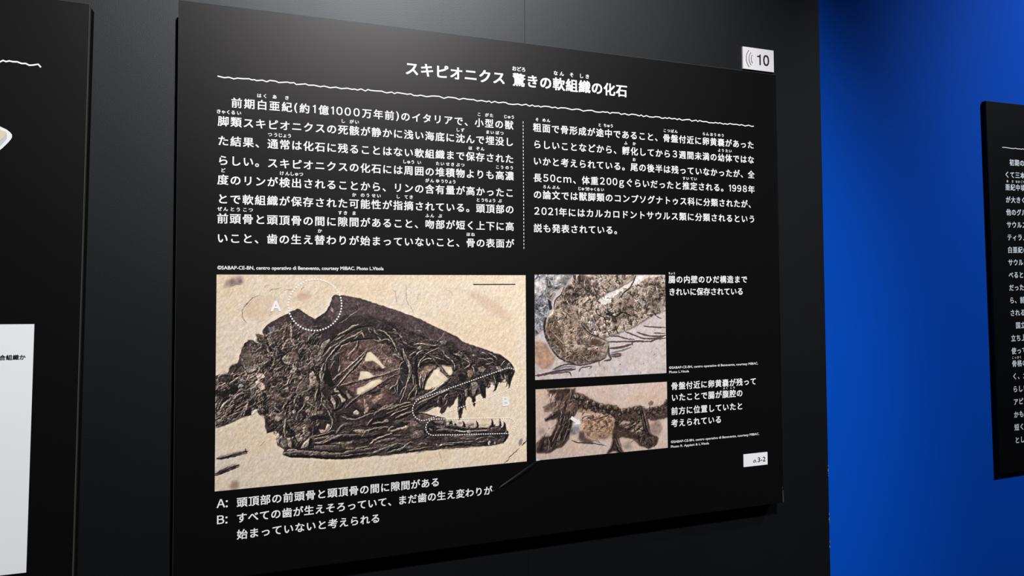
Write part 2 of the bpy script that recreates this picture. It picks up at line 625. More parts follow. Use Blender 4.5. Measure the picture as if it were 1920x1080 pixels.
        self.c[w] += (col - self.c[w]) * al[..., None]
        rr = np.maximum(r, 0.5)
        tgt = base + hh * (prof * rr * 0.9 + fib * (n - 0.5) * np.minimum(rr, 3))
        self.h[w] += (np.maximum(tgt, self.h[w] * 0.25 + tgt * 0.75) - self.h[w]) * al
        self.flat[w] = np.maximum(self.flat[w], al)

    def line(self, P, w0, w1, tone, a=1.0, cut=0.0, brk=0.0, seed=0):
        w, d, S, T, r, u = self.field(P, w0, w1, max(w0, w1) / 2 + 3)
        if d.size == 0:
            return
        al = np.clip(r + 0.5 - d, 0, 1) * a * np.clip(r * 2.2, 0, 1)
        if brk:
            al = al * np.clip(1.3 - brk * 2.2 * vnoise(S / 5, T * 0 + seed, 5), 0, 1)
        self.c[w] += (TONE[tone] - self.c[w]) * al[..., None]
        if cut:
            self.h[w] -= cut * al

    def scatter(self, P, n, ln, ang, spread, wd, tones, hh=0.8, seed=3):
        P = np.array(P, np.float32)
        rnd = random.Random(seed)
        w, m = self.mask(P)
        x0, y0 = w[1].start, w[0].start
        k = tries = 0
        while k < n and tries < n * 12:
            tries += 1
            i, j = rnd.randrange(m.shape[1]), rnd.randrange(m.shape[0])
            if m[j, i] < 0.5:
                continue
            k += 1
            a = math.radians(ang + rnd.gauss(0, spread))
            l = ln * rnd.uniform(0.4, 1.3)
            cx, cy = x0 + i, y0 + j
            bx, by = math.cos(a) * l / 2, math.sin(a) * l / 2
            bow = rnd.uniform(-0.25, 0.25)
            pts = [(cx - bx, cy - by), (cx - by * bow, cy + bx * bow), (cx + bx, cy + by)]
            t = rnd.choice(tones)
            ww = wd * rnd.uniform(0.5, 1.4)
            if t in 'kK':
                self.line(pts, ww * 0.9, ww * 0.3, 'k', 0.85, cut=1.0)
            elif t in 'xwq':
                self.line(pts, ww * 0.8, ww * 0.4, t, 0.4 if t == 'q' else 0.65, cut=-0.8)
            else:
                self.ridge(pts, ww, ww * 0.5, t, hh, 1.0, 0.6, 0.9, rnd.randrange(99))

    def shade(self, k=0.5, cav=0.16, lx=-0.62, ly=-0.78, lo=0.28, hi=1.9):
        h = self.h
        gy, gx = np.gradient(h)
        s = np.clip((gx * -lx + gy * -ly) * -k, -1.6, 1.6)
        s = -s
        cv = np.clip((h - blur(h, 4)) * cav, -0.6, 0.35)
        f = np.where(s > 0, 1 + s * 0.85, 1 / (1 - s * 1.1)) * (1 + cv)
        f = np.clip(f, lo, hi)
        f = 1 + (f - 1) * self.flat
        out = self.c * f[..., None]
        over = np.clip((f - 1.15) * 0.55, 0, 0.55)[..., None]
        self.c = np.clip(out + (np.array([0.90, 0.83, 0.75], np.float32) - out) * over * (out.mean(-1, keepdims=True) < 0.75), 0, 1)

    def sheet(self, B, name, x0, x1, z0, z1, y=-0.0004):
        H, W = self.H, self.W
        xs = np.linspace(x0, x1, W) - B.ox
        zs = np.linspace(z1, z0, H) - B.oz
        co = np.empty((H, W, 3), np.float32)
        co[..., 0] = xs[None, :]
        co[..., 1] = y
        co[..., 2] = zs[:, None]
        idx = np.arange(H * W).reshape(H, W)
        q = np.stack([idx[1:, :-1], idx[1:, 1:], idx[:-1, 1:], idx[:-1, :-1]], -1).reshape(-1, 4)
        me = bpy.data.meshes.new(name)
        me.vertices.add(H * W)
        me.vertices.foreach_set('co', co.ravel())
        me.loops.add(q.size)
        me.loops.foreach_set('vertex_index', q.ravel().astype(np.int32))
        me.polygons.add(len(q))
        me.polygons.foreach_set('loop_start', (np.arange(len(q)) * 4).astype(np.int32))
        me.update(calc_edges=True)
        at = me.color_attributes.new('print_colour', 'BYTE_COLOR', 'POINT')
        rgba = np.ones((H * W, 4), np.float32)
        rgba[:, :3] = np.clip(self.c, 0, 1).reshape(-1, 3)
        at.data.foreach_set('color_srgb', rgba.ravel())
        me.materials.append(M_PRINT)
        o = bpy.data.objects.new(name, me)
        COL.objects.link(o)
        o.parent = B.root
        return o

    def run(self, prog, k):
        """prog: one drawing step per line; k = raster pixels per unit"""
        sd = 0
        for ln in prog.strip().splitlines():
            head, _, body = ln.partition('|')
            h = head.split()
            v = [int(t) for t in body.split()]
            P = [(v[i] * k, v[i + 1] * k) for i in range(0, len(v) - 1, 2)]
            sd += 1
            o = h[0]
            if o == 'P':
                self.poly(P, h[1], float(h[2]), float(h[3]), float(h[4]), float(h[5]), float(h[6]), int(h[7]) if len(h) > 7 else 0, sd)
            elif o == 'B':
                self.ridge(P, float(h[1]), float(h[2]), h[3], float(h[4]), float(h[5]), float(h[6]), 1.0, sd)
            elif o == 'L':
                self.line(P, float(h[1]), float(h[2]), h[3], float(h[4]), float(h[5]), float(h[6]), sd)
            elif o == 'S':
                self.scatter(P, int(h[1]), float(h[2]), float(h[3]), float(h[4]), float(h[5]), h[6], float(h[7]), sd)
            elif o == 'N':       # crumbly relief inside a polygon
                w, m = self.mask(np.array(P, np.float32), 3)
                m = blur(m, 3)
                X, Y = self.X[w], self.Y[w]
                sc, amp = float(h[1]), float(h[2])
                a = math.radians(float(h[3]))
                st = float(h[4])
                U = (X * math.cos(a) + Y * math.sin(a)) / st
                V = -X * math.sin(a) + Y * math.cos(a)
                U, V = U + (fbm(X / 11, Y / 11, 2, sd + 2) - 0.5) * 9, V + (fbm(X / 11, Y / 11, 2, sd + 4) - 0.5) * 9
                n = 1 - np.abs(fbm(U / sc, V / sc, 3, sd) - 0.5) * 5
                n2 = fbm(U / sc * 0.55, V / sc * 0.55, 3, sd + 5)
                self.h[w] += ((n - 0.4) * 1.5 + (n2 - 0.5) * 5) * amp * m
                up = np.clip((n2 - 0.5) * 3.2 + (n - 0.4) * 0.35, -0.8, 0.9) * float(h[5]) * m
                self.c[w] *= 1 + np.minimum(up, 0)[..., None]
                self.c[w] += (TONE[h[6] if len(h) > 6 else 't'] - self.c[w]) * (np.maximum(up, 0) * 0.55)[..., None]

PROG_SKULL = '''
P o 0 2 .18 .2 0 6|118 156 154 118 227 100 277 119 302 159 240 203 179 222 135 201
P o 0 2 .22 .2 0 5|368 98 403 75 434 88 439 126 403 136 373 125
P o 0 2 .25 .2 0 6|1234 85 1310 94 1417 145 1510 226 1494 264 1386 203 1279 134
P u 0 2 .45 .3 0 4|42 29 71 24 100 3 119 18 117 44 81 52 47 57 29 67
P u 0 2 .5 .3 0 3|57 31 76 13 83 39 62 52
P u 0 2 .5 .3 0 3|98 24 117 18 117 42 100 44
L 0.8 1.4 d .8 .5 0|50 62 67 55 88 47 110 47
L 1.0 0.5 u .7 .4 .4|74 67 70 83 61 100 54 117
L 0.8 1.9 d .9 .8 0|200 99 182 106 164 113 146 132 130 149 121 163
L 2.0 1.0 d .95 .8 0|119 165 116 185 118 204 124 221 138 238
L 1.4 1.2 u .8 .5 .3|239 84 255 72 271 71 285 67 295 63
L 1.2 0.7 u .7 .4 .3|215 65 222 55 234 51 245 51
L 1.0 1.4 d .8 .5 0|310 81 322 75 338 76 348 78
L 1.0 0.8 t .7 .3 .3|233 204 251 197 262 190
L 0.8 1.0 t .6 .3 .3|183 237 201 230 219 220
L 1.4 0.8 u .7 .4 0|389 75 398 66 403 61
L 1.2 0.8 t .7 .3 .4|458 101 469 86 479 73
P o 0 1 .35 .2 0 3|369 110 376 93 398 90 421 100 438 108 417 113 393 132 379 127
L 1.5 0.8 t .6 .3 0|393 11 395 23
L 1.0 0.7 t .6 .3 .3|610 68 625 59
L 1.0 0.7 t .6 .3 .3|549 13 561 1
L 0.8 0.8 d .8 .5 0|914 41 917 80 918 129 931 155 947 176 960 211
L 1.2 1.2 u .7 .4 .2|845 77 858 87 864 111 867 147
L 1.0 0.7 u .7 .4 0|978 132 980 111 997 91
L 1.0 0.7 u .6 .4 .2|1137 89 1151 85 1164 105 1164 118
L 1.7 0.7 q .7 .3 0|814 43 827 47
L 1.9 2.4 d .95 1 0|1449 1038 1478 1019 1492 1002 1513 984 1545 960
L 2.5 3.4 k .95 1 0|1559 945 1574 935 1589 920
P g 1 2 1 .3 1|1539 927 1548 909 1563 902 1565 918 1556 939 1545 949
P r 0 2 .5 .2 0 2|1583 903 1595 893 1596 921 1586 920
L 1.0 0.5 u .5 .3 .3|1481 944 1490 923 1498 948 1492 975
L 0.8 0.5 t .5 .3 .3|1531 856 1536 905 1533 926
L 0.8 0.5 t .6 .3 .3|1532 604 1538 651 1573 670 1564 691
L 0.8 0.8 d .8 .5 0|1088 925 1096 951 1112 1002
L 1.2 0.7 u .8 .5 0|862 966 876 957
L 1.7 0.8 r .8 .5 .2|202 836 213 823 225 813
L 0.8 0.7 t .5 .3 .4|142 915 164 897 191 878 205 858
P r 0 2 .55 .3 0 4|66 1021 72 998 83 989 94 1000 107 1001 105 1025 94 1035 72 1033
L 1.4 0.8 r .7 .4 0|74 1000 83 989
L 1.2 0.7 u .6 .4 0|141 1024 147 1015
B 7.6 6.8 e 1.2 1 1.2|9 879 47 873 91 863 144 856
L 3.4 2.5 k .9 1 .4|10 884 49 881 98 873 144 866
L 2.7 2.7 k .95 1 0|136 844 143 867
L 1.7 1.3 l .5 .2 .6|115 855 124 861 133 859
B 7.6 7.6 d 1.2 1 1.2|0 951 37 938 71 925 106 917
L 2.9 2.9 k .95 1 .2|2 959 43 948 85 933 107 928
L 1.7 1.7 g .6 .2 .5|54 932 71 922 93 915
P d 2 1.6 1 .35 1|-1 485 18 478 55 472 60 452 69 437 86 435 96 427 103 399 112 366 129 333 145 318 172 329 194 338 187 319 177 285 201 294 219 304 211 289 209 273 223 250 240 237 260 224 255 229 290 206 328 191 338 183 365 170 383 171 406 192 435 209 455 220 478 207 512 183 530 146 536 116 549 100 591 103 652 114 698 126 783 157 847 177 894 195 940 213 994 233 1025 251 1071 275 1124 299 1162 317 1195 332 1224 359 1263 375 1312 391 1385 417 1409 432 1440 439 1480 467 1508 495 1524 528 1521 542 1508 565 1499 594 1489 620 1481 629 1486 605 1477 590 1463 573 1449 583 1439 594 1430 588 1423 601 1411 628 1393 640 1405 619 1399 598 1385 583 1378 610 1365 621 1362 606 1354 625 1352 641 1356 668 1338 672 1323 645 1309 648 1295 659 1295 691 1289 716 1280 706 1273 674 1262 657 1244 662 1237 687 1244 731 1234 713 1226 718 1214 769 1201 782 1198 756 1195 713 1197 651 1185 664 1170 692 1152 711 1138 704 1126 726 1111 745 1094 729 1103 707 1084 701 1065 705 1030 719 1007 724 999 723 979 725 1005 729 1045 740 1085 754 1126 767 1132 769 1132 797 1140 801 1155 779 1167 805 1177 792 1193 810 1218 815 1224 801 1220 785 1232 796 1241 824 1254 825 1257 815 1268 826 1293 825 1302 812 1299 790 1310 810 1313 829 1330 827 1370 833 1371 825 1384 809 1386 781 1395 804 1401 822 1407 823 1423 827 1432 819 1432 787 1441 805 1444 833 1453 823 1452 801 1464 818 1470 843 1475 856 1486 877 1475 898 1455 922 1421 925 1401 930 1294 929 1226 928 1143 926 1027 927 919 930 811 935 762 932 686 934 636 934 588 933 512 923 440 912 361 900 324 894 307 887 307 873 313 862 301 853 281 840 277 817 281 802 291 792 283 777 271 767 253 772 231 774 224 745 221 719 219 690 213 680 204 689 189 673 185 654 177 646 165 648 160 684 122 692 79 709 38 727 1 734
P b 2 2 .5 .5 1 4|155 352 229 302 303 278 417 334 482 390 457 549 483 711 458 842 381 875 306 830 293 750 231 720 182 639 86 684 5 717 4 526 84 453
P t 2 3 .35 .5 1 5|113 454 119 351 155 339 204 380 242 434 230 537 181 587 132 532
P u 2 2 .9 .3 .55 2|554 108 639 117 747 151 858 186 971 230 1115 299 1227 365 1339 409 1415 447 1324 432 1203 399 1159 357 1071 354 971 309 858 250 720 211 613 204 547 246 512 218 523 189 538 135
P r 2 2 .5 .3 .8 3|258 240 323 204 343 252 341 319 291 320 248 303
P u 2 2 .8 .3 .7 2|348 226 368 181 409 200 445 222 445 295 417 334 369 319 348 279
P r 2 2 .95 .45 .8 3|586 366 626 341 693 332 764 345 830 380 869 426 892 488 880 549 830 596 803 644 748 679 721 705 680 683 640 599 587 556 571 474
P m 2 2 .55 .4 .8 4|613 356 720 338 803 374 858 459 872 515 803 484 720 412
P r 2 2 .6 .3 .7 2|737 651 781 621 808 612 852 631 880 641 858 673 803 683 762 667
P d 2 2 .85 .4 .8 3|548 742 694 766 858 764 970 758 1027 776 1143 812 1202 834 1444 852 1475 880 1413 919 1143 920 914 923 748 925 588 928 381 896 331 874 483 871
P e 2 3 .5 .6 .8 5|561 837 694 820 803 820 914 796 970 800 999 844 914 857 803 892 641 884
N 5 1.7 -50 1.5 .8|155 326 328 225 481 282 508 498 483 764 381 888 293 842 231 720 182 639
N 4 2.4 -38 2.2 .8|-1 487 156 456 230 485 206 666 1 734
N 5 1.2 20 2 .5|748 234 971 295 1174 386 1508 515 1477 587 1262 649 1028 691 886 488
N 5 .8 -8 5 .6|331 871 587 745 914 740 1475 836 1459 929 748 934
N 6 .7 0 1.5 .5|586 366 830 375 886 516 748 674 613 557
S 34 18 -42 30 4.8 ttgbmkd 1|4 490 84 466 168 456 218 537 206 666 86 705 5 724
S 46 11 -70 45 3.8 ttglbkd 1|108 454 119 351 155 331 229 381 267 461 230 564 169 599
S 90 15 -60 40 4.3 tmbblkdk .9|204 328 278 251 379 306 482 336 513 472 483 604 483 738 445 867 331 858 293 763 231 707
S 40 18 -75 22 3.8 tmbldk 1|418 467 521 472 548 608 587 745 483 764 431 654
S 44 16 -52 18 3.8 tlbmgk .9|456 389 586 299 693 274 802 291 720 321 586 394 508 498
S 60 15 30 24 3.8 lgtmbkk 1|720 275 858 292 942 350 1028 381 1086 412 971 430 872 432 803 346
S 40 15 25 30 3.8 tblmkk 1|1159 391 1324 420 1446 483 1461 543 1293 535 1173 501
S 20 11 80 20 3.8 ltbk 1|1173 501 1323 501 1461 528 1446 557 1293 578 1173 601
S 44 27 -28 9 3.8 tbbmek .9|587 704 748 688 914 643 1173 558 1188 601 1028 677 914 726 748 756
S 60 36 -12 8 4.8 bdemukt .9|458 855 588 799 803 774 999 760 1027 804 970 883 748 914 535 915
S 24 33 -3 4 3.8 dubk .8|1027 804 1202 834 1413 867 1444 910 1202 913 1027 916
S 26 11 60 50 2.9 rrmq .5|600 367 720 349 844 403 880 516 789 608 694 657 613 544
L 1.5 1.9 l .9 .6 0|567 252 596 235 616 221 638 201 663 186 673 174
L 0.8 0.8 l .75 .4 0|673 174 670 161 665 148 657 128 652 117
L 0.8 0.5 t .7 .4 0|705 159 713 143 718 136
L 0.8 0.5 t .6 .4 .4|675 176 700 182 740 190
P l 2 1 .85 .3 .6|535 159 544 172 548 194 540 189 530 174
L 1.2 0.7 t .8 .3 0|494 216 523 209 542 199
L 3.4 1.7 k .8 .8 0|457 255 460 235 470 223 484 211
L 4.2 2.5 k .7 .5 0|513 186 525 166 532 149
L 2.5 2.5 k .5 .5 0|393 182 408 197 431 212 450 221
L 1.4 1.2 l .9 .5 0|1124 301 1117 318 1104 334 1082 354 1066 371
L 1.2 0.8 t .85 .5 0|1066 371 1031 363 1010 357 994 351 970 331
L 1.1 0.8 t .7 .4 .2|978 249 983 270 986 288
L 0.8 0.5 t .7 .4 .2|939 287 920 276 899 266 879 262
L 1.4 1.4 l .8 .5 0|952 294 973 293 994 295 995 303 973 305 960 301
L 0.8 0.6 t .7 .4 .2|1031 321 1053 335 1058 343
L 0.8 0.6 t .5 .4 .2|1058 324 1074 320 1085 321
L 0.8 0.6 t .6 .4 .2|874 286 889 283 905 289
L 0.8 0.5 t .7 .4 .2|740 150 766 161 796 169 827 177
L 0.8 0.5 r .8 .4 .2|842 216 853 198 874 194 910 207
L 0.8 0.5 t .5 .4 .2|791 231 822 229 842 242 863 237
L 3.4 3.4 w .95 1 0|343 243 340 270 342 295 341 317
L 1.4 1.4 q .9 .6 0|341 317 323 323 312 330 298 330
L 1.2 1.0 q .85 .6 0|300 325 304 306 316 299
L 1.0 1.0 l .8 .6 0|312 333 305 347 302 362
L 3.4 2.0 l .9 .6 0|339 324 354 344 358 359
P n 2 1 .8 .3 .8|234 255 242 260 253 256 263 249 265 261 256 285 244 289 238 275
P e 3 1 1 .4 1|176 285 199 293 219 306 229 330 224 340 210 332 197 324 185 307
L 2.0 1.7 k .9 1 0|178 288 201 296 219 305
B 4.2 3.4 l 1.2 2 .6|206 330 224 345 233 360 238 379 252 397
L 5.1 3.4 k .9 1 0|231 326 238 350 256 380 263 390
B 4.2 4.2 n 1.2 2 .6|252 360 268 368 277 371 275 395 261 414
L 8.5 6.8 k 1 1.5 0|284 361 293 376 293 396 280 415
L 7.6 4.2 k 1 2 0|254 406 254 426 239 447 220 456
B 5.9 5.9 g 1.2 2 .8|243 416 232 430 220 441 207 455
L 2.5 1.7 k .9 1 0|172 329 186 351 188 368 175 382 157 391
L 2.0 1.4 k .85 1 0|112 360 125 351 138 330 147 325
B 3.4 3.4 b 1.2 2 .6|143 318 161 323 176 333 195 339
B 2.5 2.5 l 1 2 .6|186 368 195 378 193 397 177 420
B 3.4 3.4 t 1 2 .6|199 378 215 383 220 407 213 427
B 3.4 4.2 l 1.2 2 .6|186 433 195 452 195 469 191 483
L 2.9 2.5 k .95 1 0|155 479 173 471 186 462
B 4.2 3.4 g 1.2 2 .6|121 428 130 450 139 467 148 477
P g 3 2 .8 .5 1|130 452 157 446 184 459 175 471 153 477 139 469
L 3.4 2.5 k .95 1 0|108 437 117 442 130 464 144 481
B 7.6 6.8 p 1.2 2 .5|59 454 72 440 86 438 88 455 77 473
L 2.5 2.5 k .95 1 0|92 453 103 448 112 446
P l 2 2 .9 .4 .8|300 418 312 401 321 394 324 407 335 427 342 442 326 443 307 433
P b 3 2 .9 .5 1|323 392 349 381 377 394 379 423 361 430 340 437 326 416
L 5.1 4.2 k .95 1 0|314 440 301 430 298 415 312 394 335 378
L 1.4 1.2 w .8 .4 0|326 446 345 439 373 431
P w 2 1 .8 .3 .7|347 444 363 455 373 467 359 486 338 485 350 466
L 6.8 4.2 k .85 1 0|363 307 380 300 398 289
B 3.4 2.5 w 1.2 2 .5|446 255 434 277 429 307 422 331
B 2.5 2.5 l 1.2 2 .5|460 288 444 305 432 314
L 1.2 0.8 l .8 .4 0|448 260 470 258 494 253
B 3.4 1.7 l 1 2 .5|366 352 385 338 406 331 418 329
L 1.7 1.7 l .9 .5 0|375 313 380 333 399 321
B 4.2 2.5 l 1 2 .5|333 329 349 349 361 361 366 349
B 3.4 2.5 t 1 2 .5|432 351 444 372 454 392
L 3.4 2.5 k .9 1 0|418 344 432 366 446 389
P l 3 2 .75 .5 1|480 378 492 346 509 334 528 322 530 335 513 354 499 383 494 403 480 418 470 407
L 3.4 5.1 k 1 2 0|569 306 547 323 533 340
L 5.9 3.4 k 1 2 0|530 355 516 369 504 386 497 401
B 5.1 4.2 g 1.6 3 .8|569 348 550 360 533 370 523 384 509 401 497 411
B 4.2 5.9 l 1.6 3 .8|569 306 591 296 616 284 640 267 673 255
B 3.4 2.5 l 1.4 3 .6|557 335 577 323 601 309
B 5.1 5.9 t 1.6 3 .8|577 349 601 334 631 320 660 308 690 289
B 4.2 4.2 f 1.4 3 .8|650 331 673 309 690 299 698 324
L 3.4 5.1 k 1 2 0|550 343 577 331 601 314 616 302
L 5.1 4.2 k 1 2 0|589 304 616 297 640 285 665 274 705 266 748 267
L 4.2 5.9 k 1 2 0|748 329 715 330 665 334 631 343 604 352 586 356
L 6.8 5.1 k 1 2 0|586 356 572 374 555 390 543 400 526 419 516 436
B 3.4 2.5 w 1.4 3 .5|581 351 560 371 543 388 533 405 523 414
B 3.4 3.4 l 1.4 3 .6|509 444 518 424 528 409 526 394
B 4.2 4.2 q 1 2 .6|586 364 611 357 631 345
B 5.1 6.8 f 1.5 3 .5|668 336 663 364 646 389 628 408 621 433
L 2.5 2.5 k .8 1 0|675 344 670 369 658 394
B 4.2 3.4 m 1.2 2 .6|591 382 582 411 579 446 582 464
L 3.4 2.5 k .9 1 0|594 394 582 406 574 431 570 476
B 3.4 2.5 q 1 2 .6|582 391 557 406 543 425 531 429
L 1.7 1.2 w .9 .5 .3|533 465 548 440 557 438
L 1.7 1.7 w .8 .5 0|531 474 536 462
B 3.4 3.4 l 1.2 2 .6|572 496 579 469 584 457
B 3.4 2.5 w 1.2 2 .6|485 495 492 468 499 448
B 3.4 3.4 g 1.2 2 .6|504 498 507 468 511 439
L 3.4 4.2 k 1 1 0|495 498 499 473 505 451
L 5.1 5.9 k 1 1.5 0|516 499 516 474 519 444
B 3.4 2.5 w 1.2 2 .5|383 470 404 459 428 445 451 431 461 427
P w 3 1 .8 .4 .8|446 416 461 422 470 427 480 413 489 408 485 423 470 437 456 429
L 6.8 6.8 k .9 1 0|364 484 385 488 399 493
P c 0 .8 1 .12 .1 1|696 458 715 401 731 396 748 410 770 433 789 459 800 473 803 482 792 484 778 469 759 452 740 443 715 445 691 444
P c 0 .8 1 .12 .1 1|669 541 677 517 680 495 707 494 729 503 745 518 759 515 748 526 721 533 694 540
P c 0 .8 1 .12 .1 1|663 614 664 579 699 570 726 552 759 540 778 538 790 544 792 558 759 576 721 593 694 602
P f 1 1 .9 .3 .5 1|740 649 762 625 792 611 803 617 792 635 764 653 748 666
P c 0 .8 1 .12 .1 1|1068 504 1088 503 1112 524 1138 548 1144 556 1112 580 1056 606 1030 607 1016 606 1016 592 1028 556 1045 535
P c 0 .8 1 .12 .1 1|1106 483 1162 494 1168 520 1153 540 1126 513
P f 0 .8 .8 .25 .3 1|993 512 1016 482 1080 479 1062 501 1028 534 1013 544
P c 0 .8 .8 .2 .3 1|1062 516 1086 491 1109 492 1097 509
P f 1 1 .6 .3 .5 1|976 520 999 504 1019 505 1005 538 976 604 953 614
B 2.9 2.5 t 1.6 4 .7|571 566 613 555 661 544 721 533 797 517 858 498 903 489
L 0.8 0.7 w .8 .3 .2|571 558 613 547 661 535 721 525 797 509 858 491 892 485
L 2.0 1.4 k 1 2 0|600 567 661 554 721 542 764 532 816 521 864 506
B 4.2 4.2 p 1.6 4 .7|608 676 640 646 680 618 721 598 767 574 808 548 847 528 880 516
L 1.0 0.8 l .8 .3 .2|608 665 640 635 680 610 721 588 767 565 808 540 847 520
L 2.0 1.4 k .9 2 0|614 682 651 652 694 627 740 605
B 5.1 3.4 t 1.8 4 .7|543 533 567 514 592 495 616 476
B 3.4 3.4 l 1.8 4 .7|587 502 616 476 646 449 680 420 710 393
B 3.4 3.4 g 1.8 4 .7|619 503 641 482 666 453 685 433 705 406
L 1.5 1.5 k .95 1 0|597 502 641 462 675 433 705 401
L 2.7 2.9 k 1 2 0|629 504 651 482 676 455 698 426 713 401
B 2.9 2.9 l 1.8 4 .6|565 566 582 545 604 521 624 497 636 477
L 2.9 2.5 k 1 2 0|570 572 592 548 611 524 631 499 648 478
L 2.0 2.0 k 1 1.5 0|558 551 572 532 592 515 616 491
P k 0 2 1 .3 .6|504 486 516 472 531 487 538 513 543 535 558 556 553 563 536 572 519 556 504 551 500 531
P l 3 1.5 .8 .5 1|430 493 447 484 461 514 471 542 480 554 461 553 442 562 428 576 423 566 435 542 430 517
B 4.2 3.4 l 1.6 3 .6|480 485 485 515 488 545 490 560
B 4.2 4.2 l 1.6 3 .6|499 496 495 520 490 545
L 2.5 4.2 k 1 1 0|471 502 476 529 480 552
L 7.6 4.2 k 1 2 0|480 559 476 589 469 618 464 638
B 4.2 5.1 l 1.4 3 .7|471 574 466 593 462 613 457 632
B 3.4 3.4 l 1.4 3 .5|376 591 397 587 419 581 433 572 457 551
P m 2 2 .8 .5 1|381 547 400 523 423 510 428 532 419 571 400 585 379 583
B 3.4 3.4 q 1.4 3 .6|385 505 407 506 400 526 381 547 372 576 374 598
B 4.2 3.4 q 1.2 3 .6|374 593 369 612 360 626 358 641
L 11.9 8.5 k .9 2 0|388 604 395 626 384 645 369 634
P q 3 1 .8 .4 .8|409 617 421 608 433 614 424 625 414 630
B 4.2 2.5 t 1.2 3 .6|414 630 433 646 452 659 471 673
L 5.1 4.2 k .9 1 0|431 621 445 607 452 590
B 3.4 3.4 l 1.6 4 .6|490 619 493 639 505 662 519 683 531 709 541 742
B 11.0 10.2 p 1.4 3 .8|502 635 519 661 539 687 558 715 570 744
B 4.2 3.4 b 1.4 4 .6|514 631 529 646 543 667 556 683
P l 4 1 .9 .5 1|534 634 538 612 548 625 560 646 560 673 553 680 548 658
L 4.2 4.2 k 1 2 0|524 616 531 644 543 662
L 5.9 5.9 k 1 2 0|531 604 548 603 568 599
P t 4 1 .9 .5 1|568 609 580 605 592 623 609 634 607 646 590 648 580 625
L 1.7 1.7 w .9 .4 0|580 605 587 625 590 645
P l 4 1 .9 .5 1|548 580 558 573 563 589 575 582 577 599 555 596
L 5.1 5.1 k 1 2 0|567 569 582 592 599 611 614 627 617 642
L 6.8 5.1 k 1 2 0|563 624 568 649 563 673
L 5.9 6.8 k 1 2 0|556 688 575 682 592 668 607 646
B 3.4 3.4 g 1.2 3 .6|490 590 495 610 505 620
P l 3 2 .85 .5 1|696 641 706 637 711 658 726 691 716 708 701 717 696 707 706 688
P w 3 2 .9 .4 1|646 699 661 690 676 701 671 715 649 711
P l 3 2 .6 .4 1|607 591 616 587 624 612 641 626 626 637 614 617
L 3.4 2.5 k .9 1 0|641 678 666 688 691 702 706 698
B 3.4 3.4 t 1.4 3 .7|582 715 607 729 641 739 671 736 706 723 748 711
L 3.4 3.4 k .9 2 0|592 700 617 717 651 727 686 727
P k 0 2 .8 .3 .6|424 714 462 706 495 709 529 716 534 736 472 727 443 735
P g 3 2 .9 .4 1|349 674 360 668 370 678 367 693 356 692
B 2.5 2.5 l 1.2 3 .5|379 684 393 670 407 651
P k 0 2 .8 .3 .6|386 687 405 678 419 694 414 708 396 702
P t 3 2 .7 .5 1|438 690 452 679 471 685 490 681 495 699 476 702 448 705
B 6.8 5.9 g 1.4 3 .8|9 511 18 488 42 479 62 487
P d 3 2 .8 .5 1|18 490 44 477 68 485 73 507 51 515 24 514
L 1.7 1.7 q .85 .5 0|22 514 35 522 62 523
B 4.2 3.4 q 1.4 3 .6|64 523 86 510 104 497
B 3.4 2.5 w 1.4 3 .6|79 491 95 479 108 475
L 6.8 4.2 k 1 2 0|82 526 95 518 106 511
P l 3 1 .8 .4 1|139 462 157 456 184 462 180 471 157 480 141 477
L 4.2 3.4 k 1 1 0|142 486 162 480 184 469
P k 0 2 .9 .3 .6|64 540 84 531 100 549 95 572 78 581 64 575
P k 0 2 .85 .3 .6|0 555 23 561 62 556 62 594 52 613 32 611 34 583 3 581
B 5.9 5.9 m 1.2 3 .7|25 550 36 541 47 544
B 7.6 6.8 g 1.6 3 .7|82 605 93 591 109 580 127 577
B 6.8 5.1 g 1.4 3 .7|100 566 115 559 135 563
P n 4 1 .8 .5 1|104 532 117 531 126 543 113 552 102 547
P n 4 1 .7 .5 1|108 511 126 505 133 515 113 521
B 2.5 2.5 l 1.2 3 .5|128 498 142 510 153 518
B 2.5 2.5 w 1.2 3 .5|126 459 135 479 144 494 153 509
B 8.5 6.8 t 1.5 3 .7|26 644 36 628 49 617 69 599
L 3.4 3.4 k 1 2 0|15 650 30 616 47 603
B 7.6 6.8 t 1.6 3 .7|43 669 56 651 69 640 82 626
L 4.2 3.4 k 1 2 0|45 678 63 673 78 662 85 643
L 5.9 4.2 k 1 2 0|87 629 100 625 122 607 145 599
B 5.1 3.4 m 1.4 3 .7|70 694 87 674 109 664 134 656
L 6.8 5.1 k 1 2 0|70 675 87 662 109 659 127 643
B 4.2 3.4 b 1.4 3 .7|91 644 109 635 127 622
L 2.5 2.5 k 1 1 0|63 706 92 691 123 681
B 3.4 2.5 l 1.2 3 .5|39 683 42 695 43 707
P g 3 1 .8 .4 1|6 662 19 655 26 670 13 674
L 2.5 2.5 k 1 1 0|2 687 17 686 32 678
P g 3 1 .8 .4 1|0 699 15 693 28 694 28 706 0 704
P k 0 2 .85 .3 .6|122 593 149 590 158 581 153 600 136 608 127 617
P g 3 1 .9 .5 1|158 540 175 529 185 537 189 554 176 567 171 586 158 583 155 561
P q 3 1 .9 .5 1|180 495 202 484 221 493 221 507 203 513 198 525 212 531 221 546 223 560 203 564 189 549 175 526 189 513
B 4.2 3.4 l 1.2 3 .5|180 587 185 575 196 566
P u 2 2 .9 .5 1|223 490 239 474 248 499 235 542 225 539 221 517
P k 0 2 .8 .3 .6|145 613 174 606 176 625 163 638 145 640
P k 0 2 .9 .3 .6|136 661 163 646 161 684 127 689
B 3.4 3.4 r 1.2 3 .6|190 635 199 660 208 682
L 4.2 3.4 k 1 1 0|203 603 206 632 208 656
L 7.6 10.2 k .9 1 0|214 574 226 604 221 647 226 662
P a 3 2 .7 .5 1|246 605 281 597 322 610 318 634 281 626
B 2.5 2.5 t 1.2 3 .6|253 620 276 631 299 642
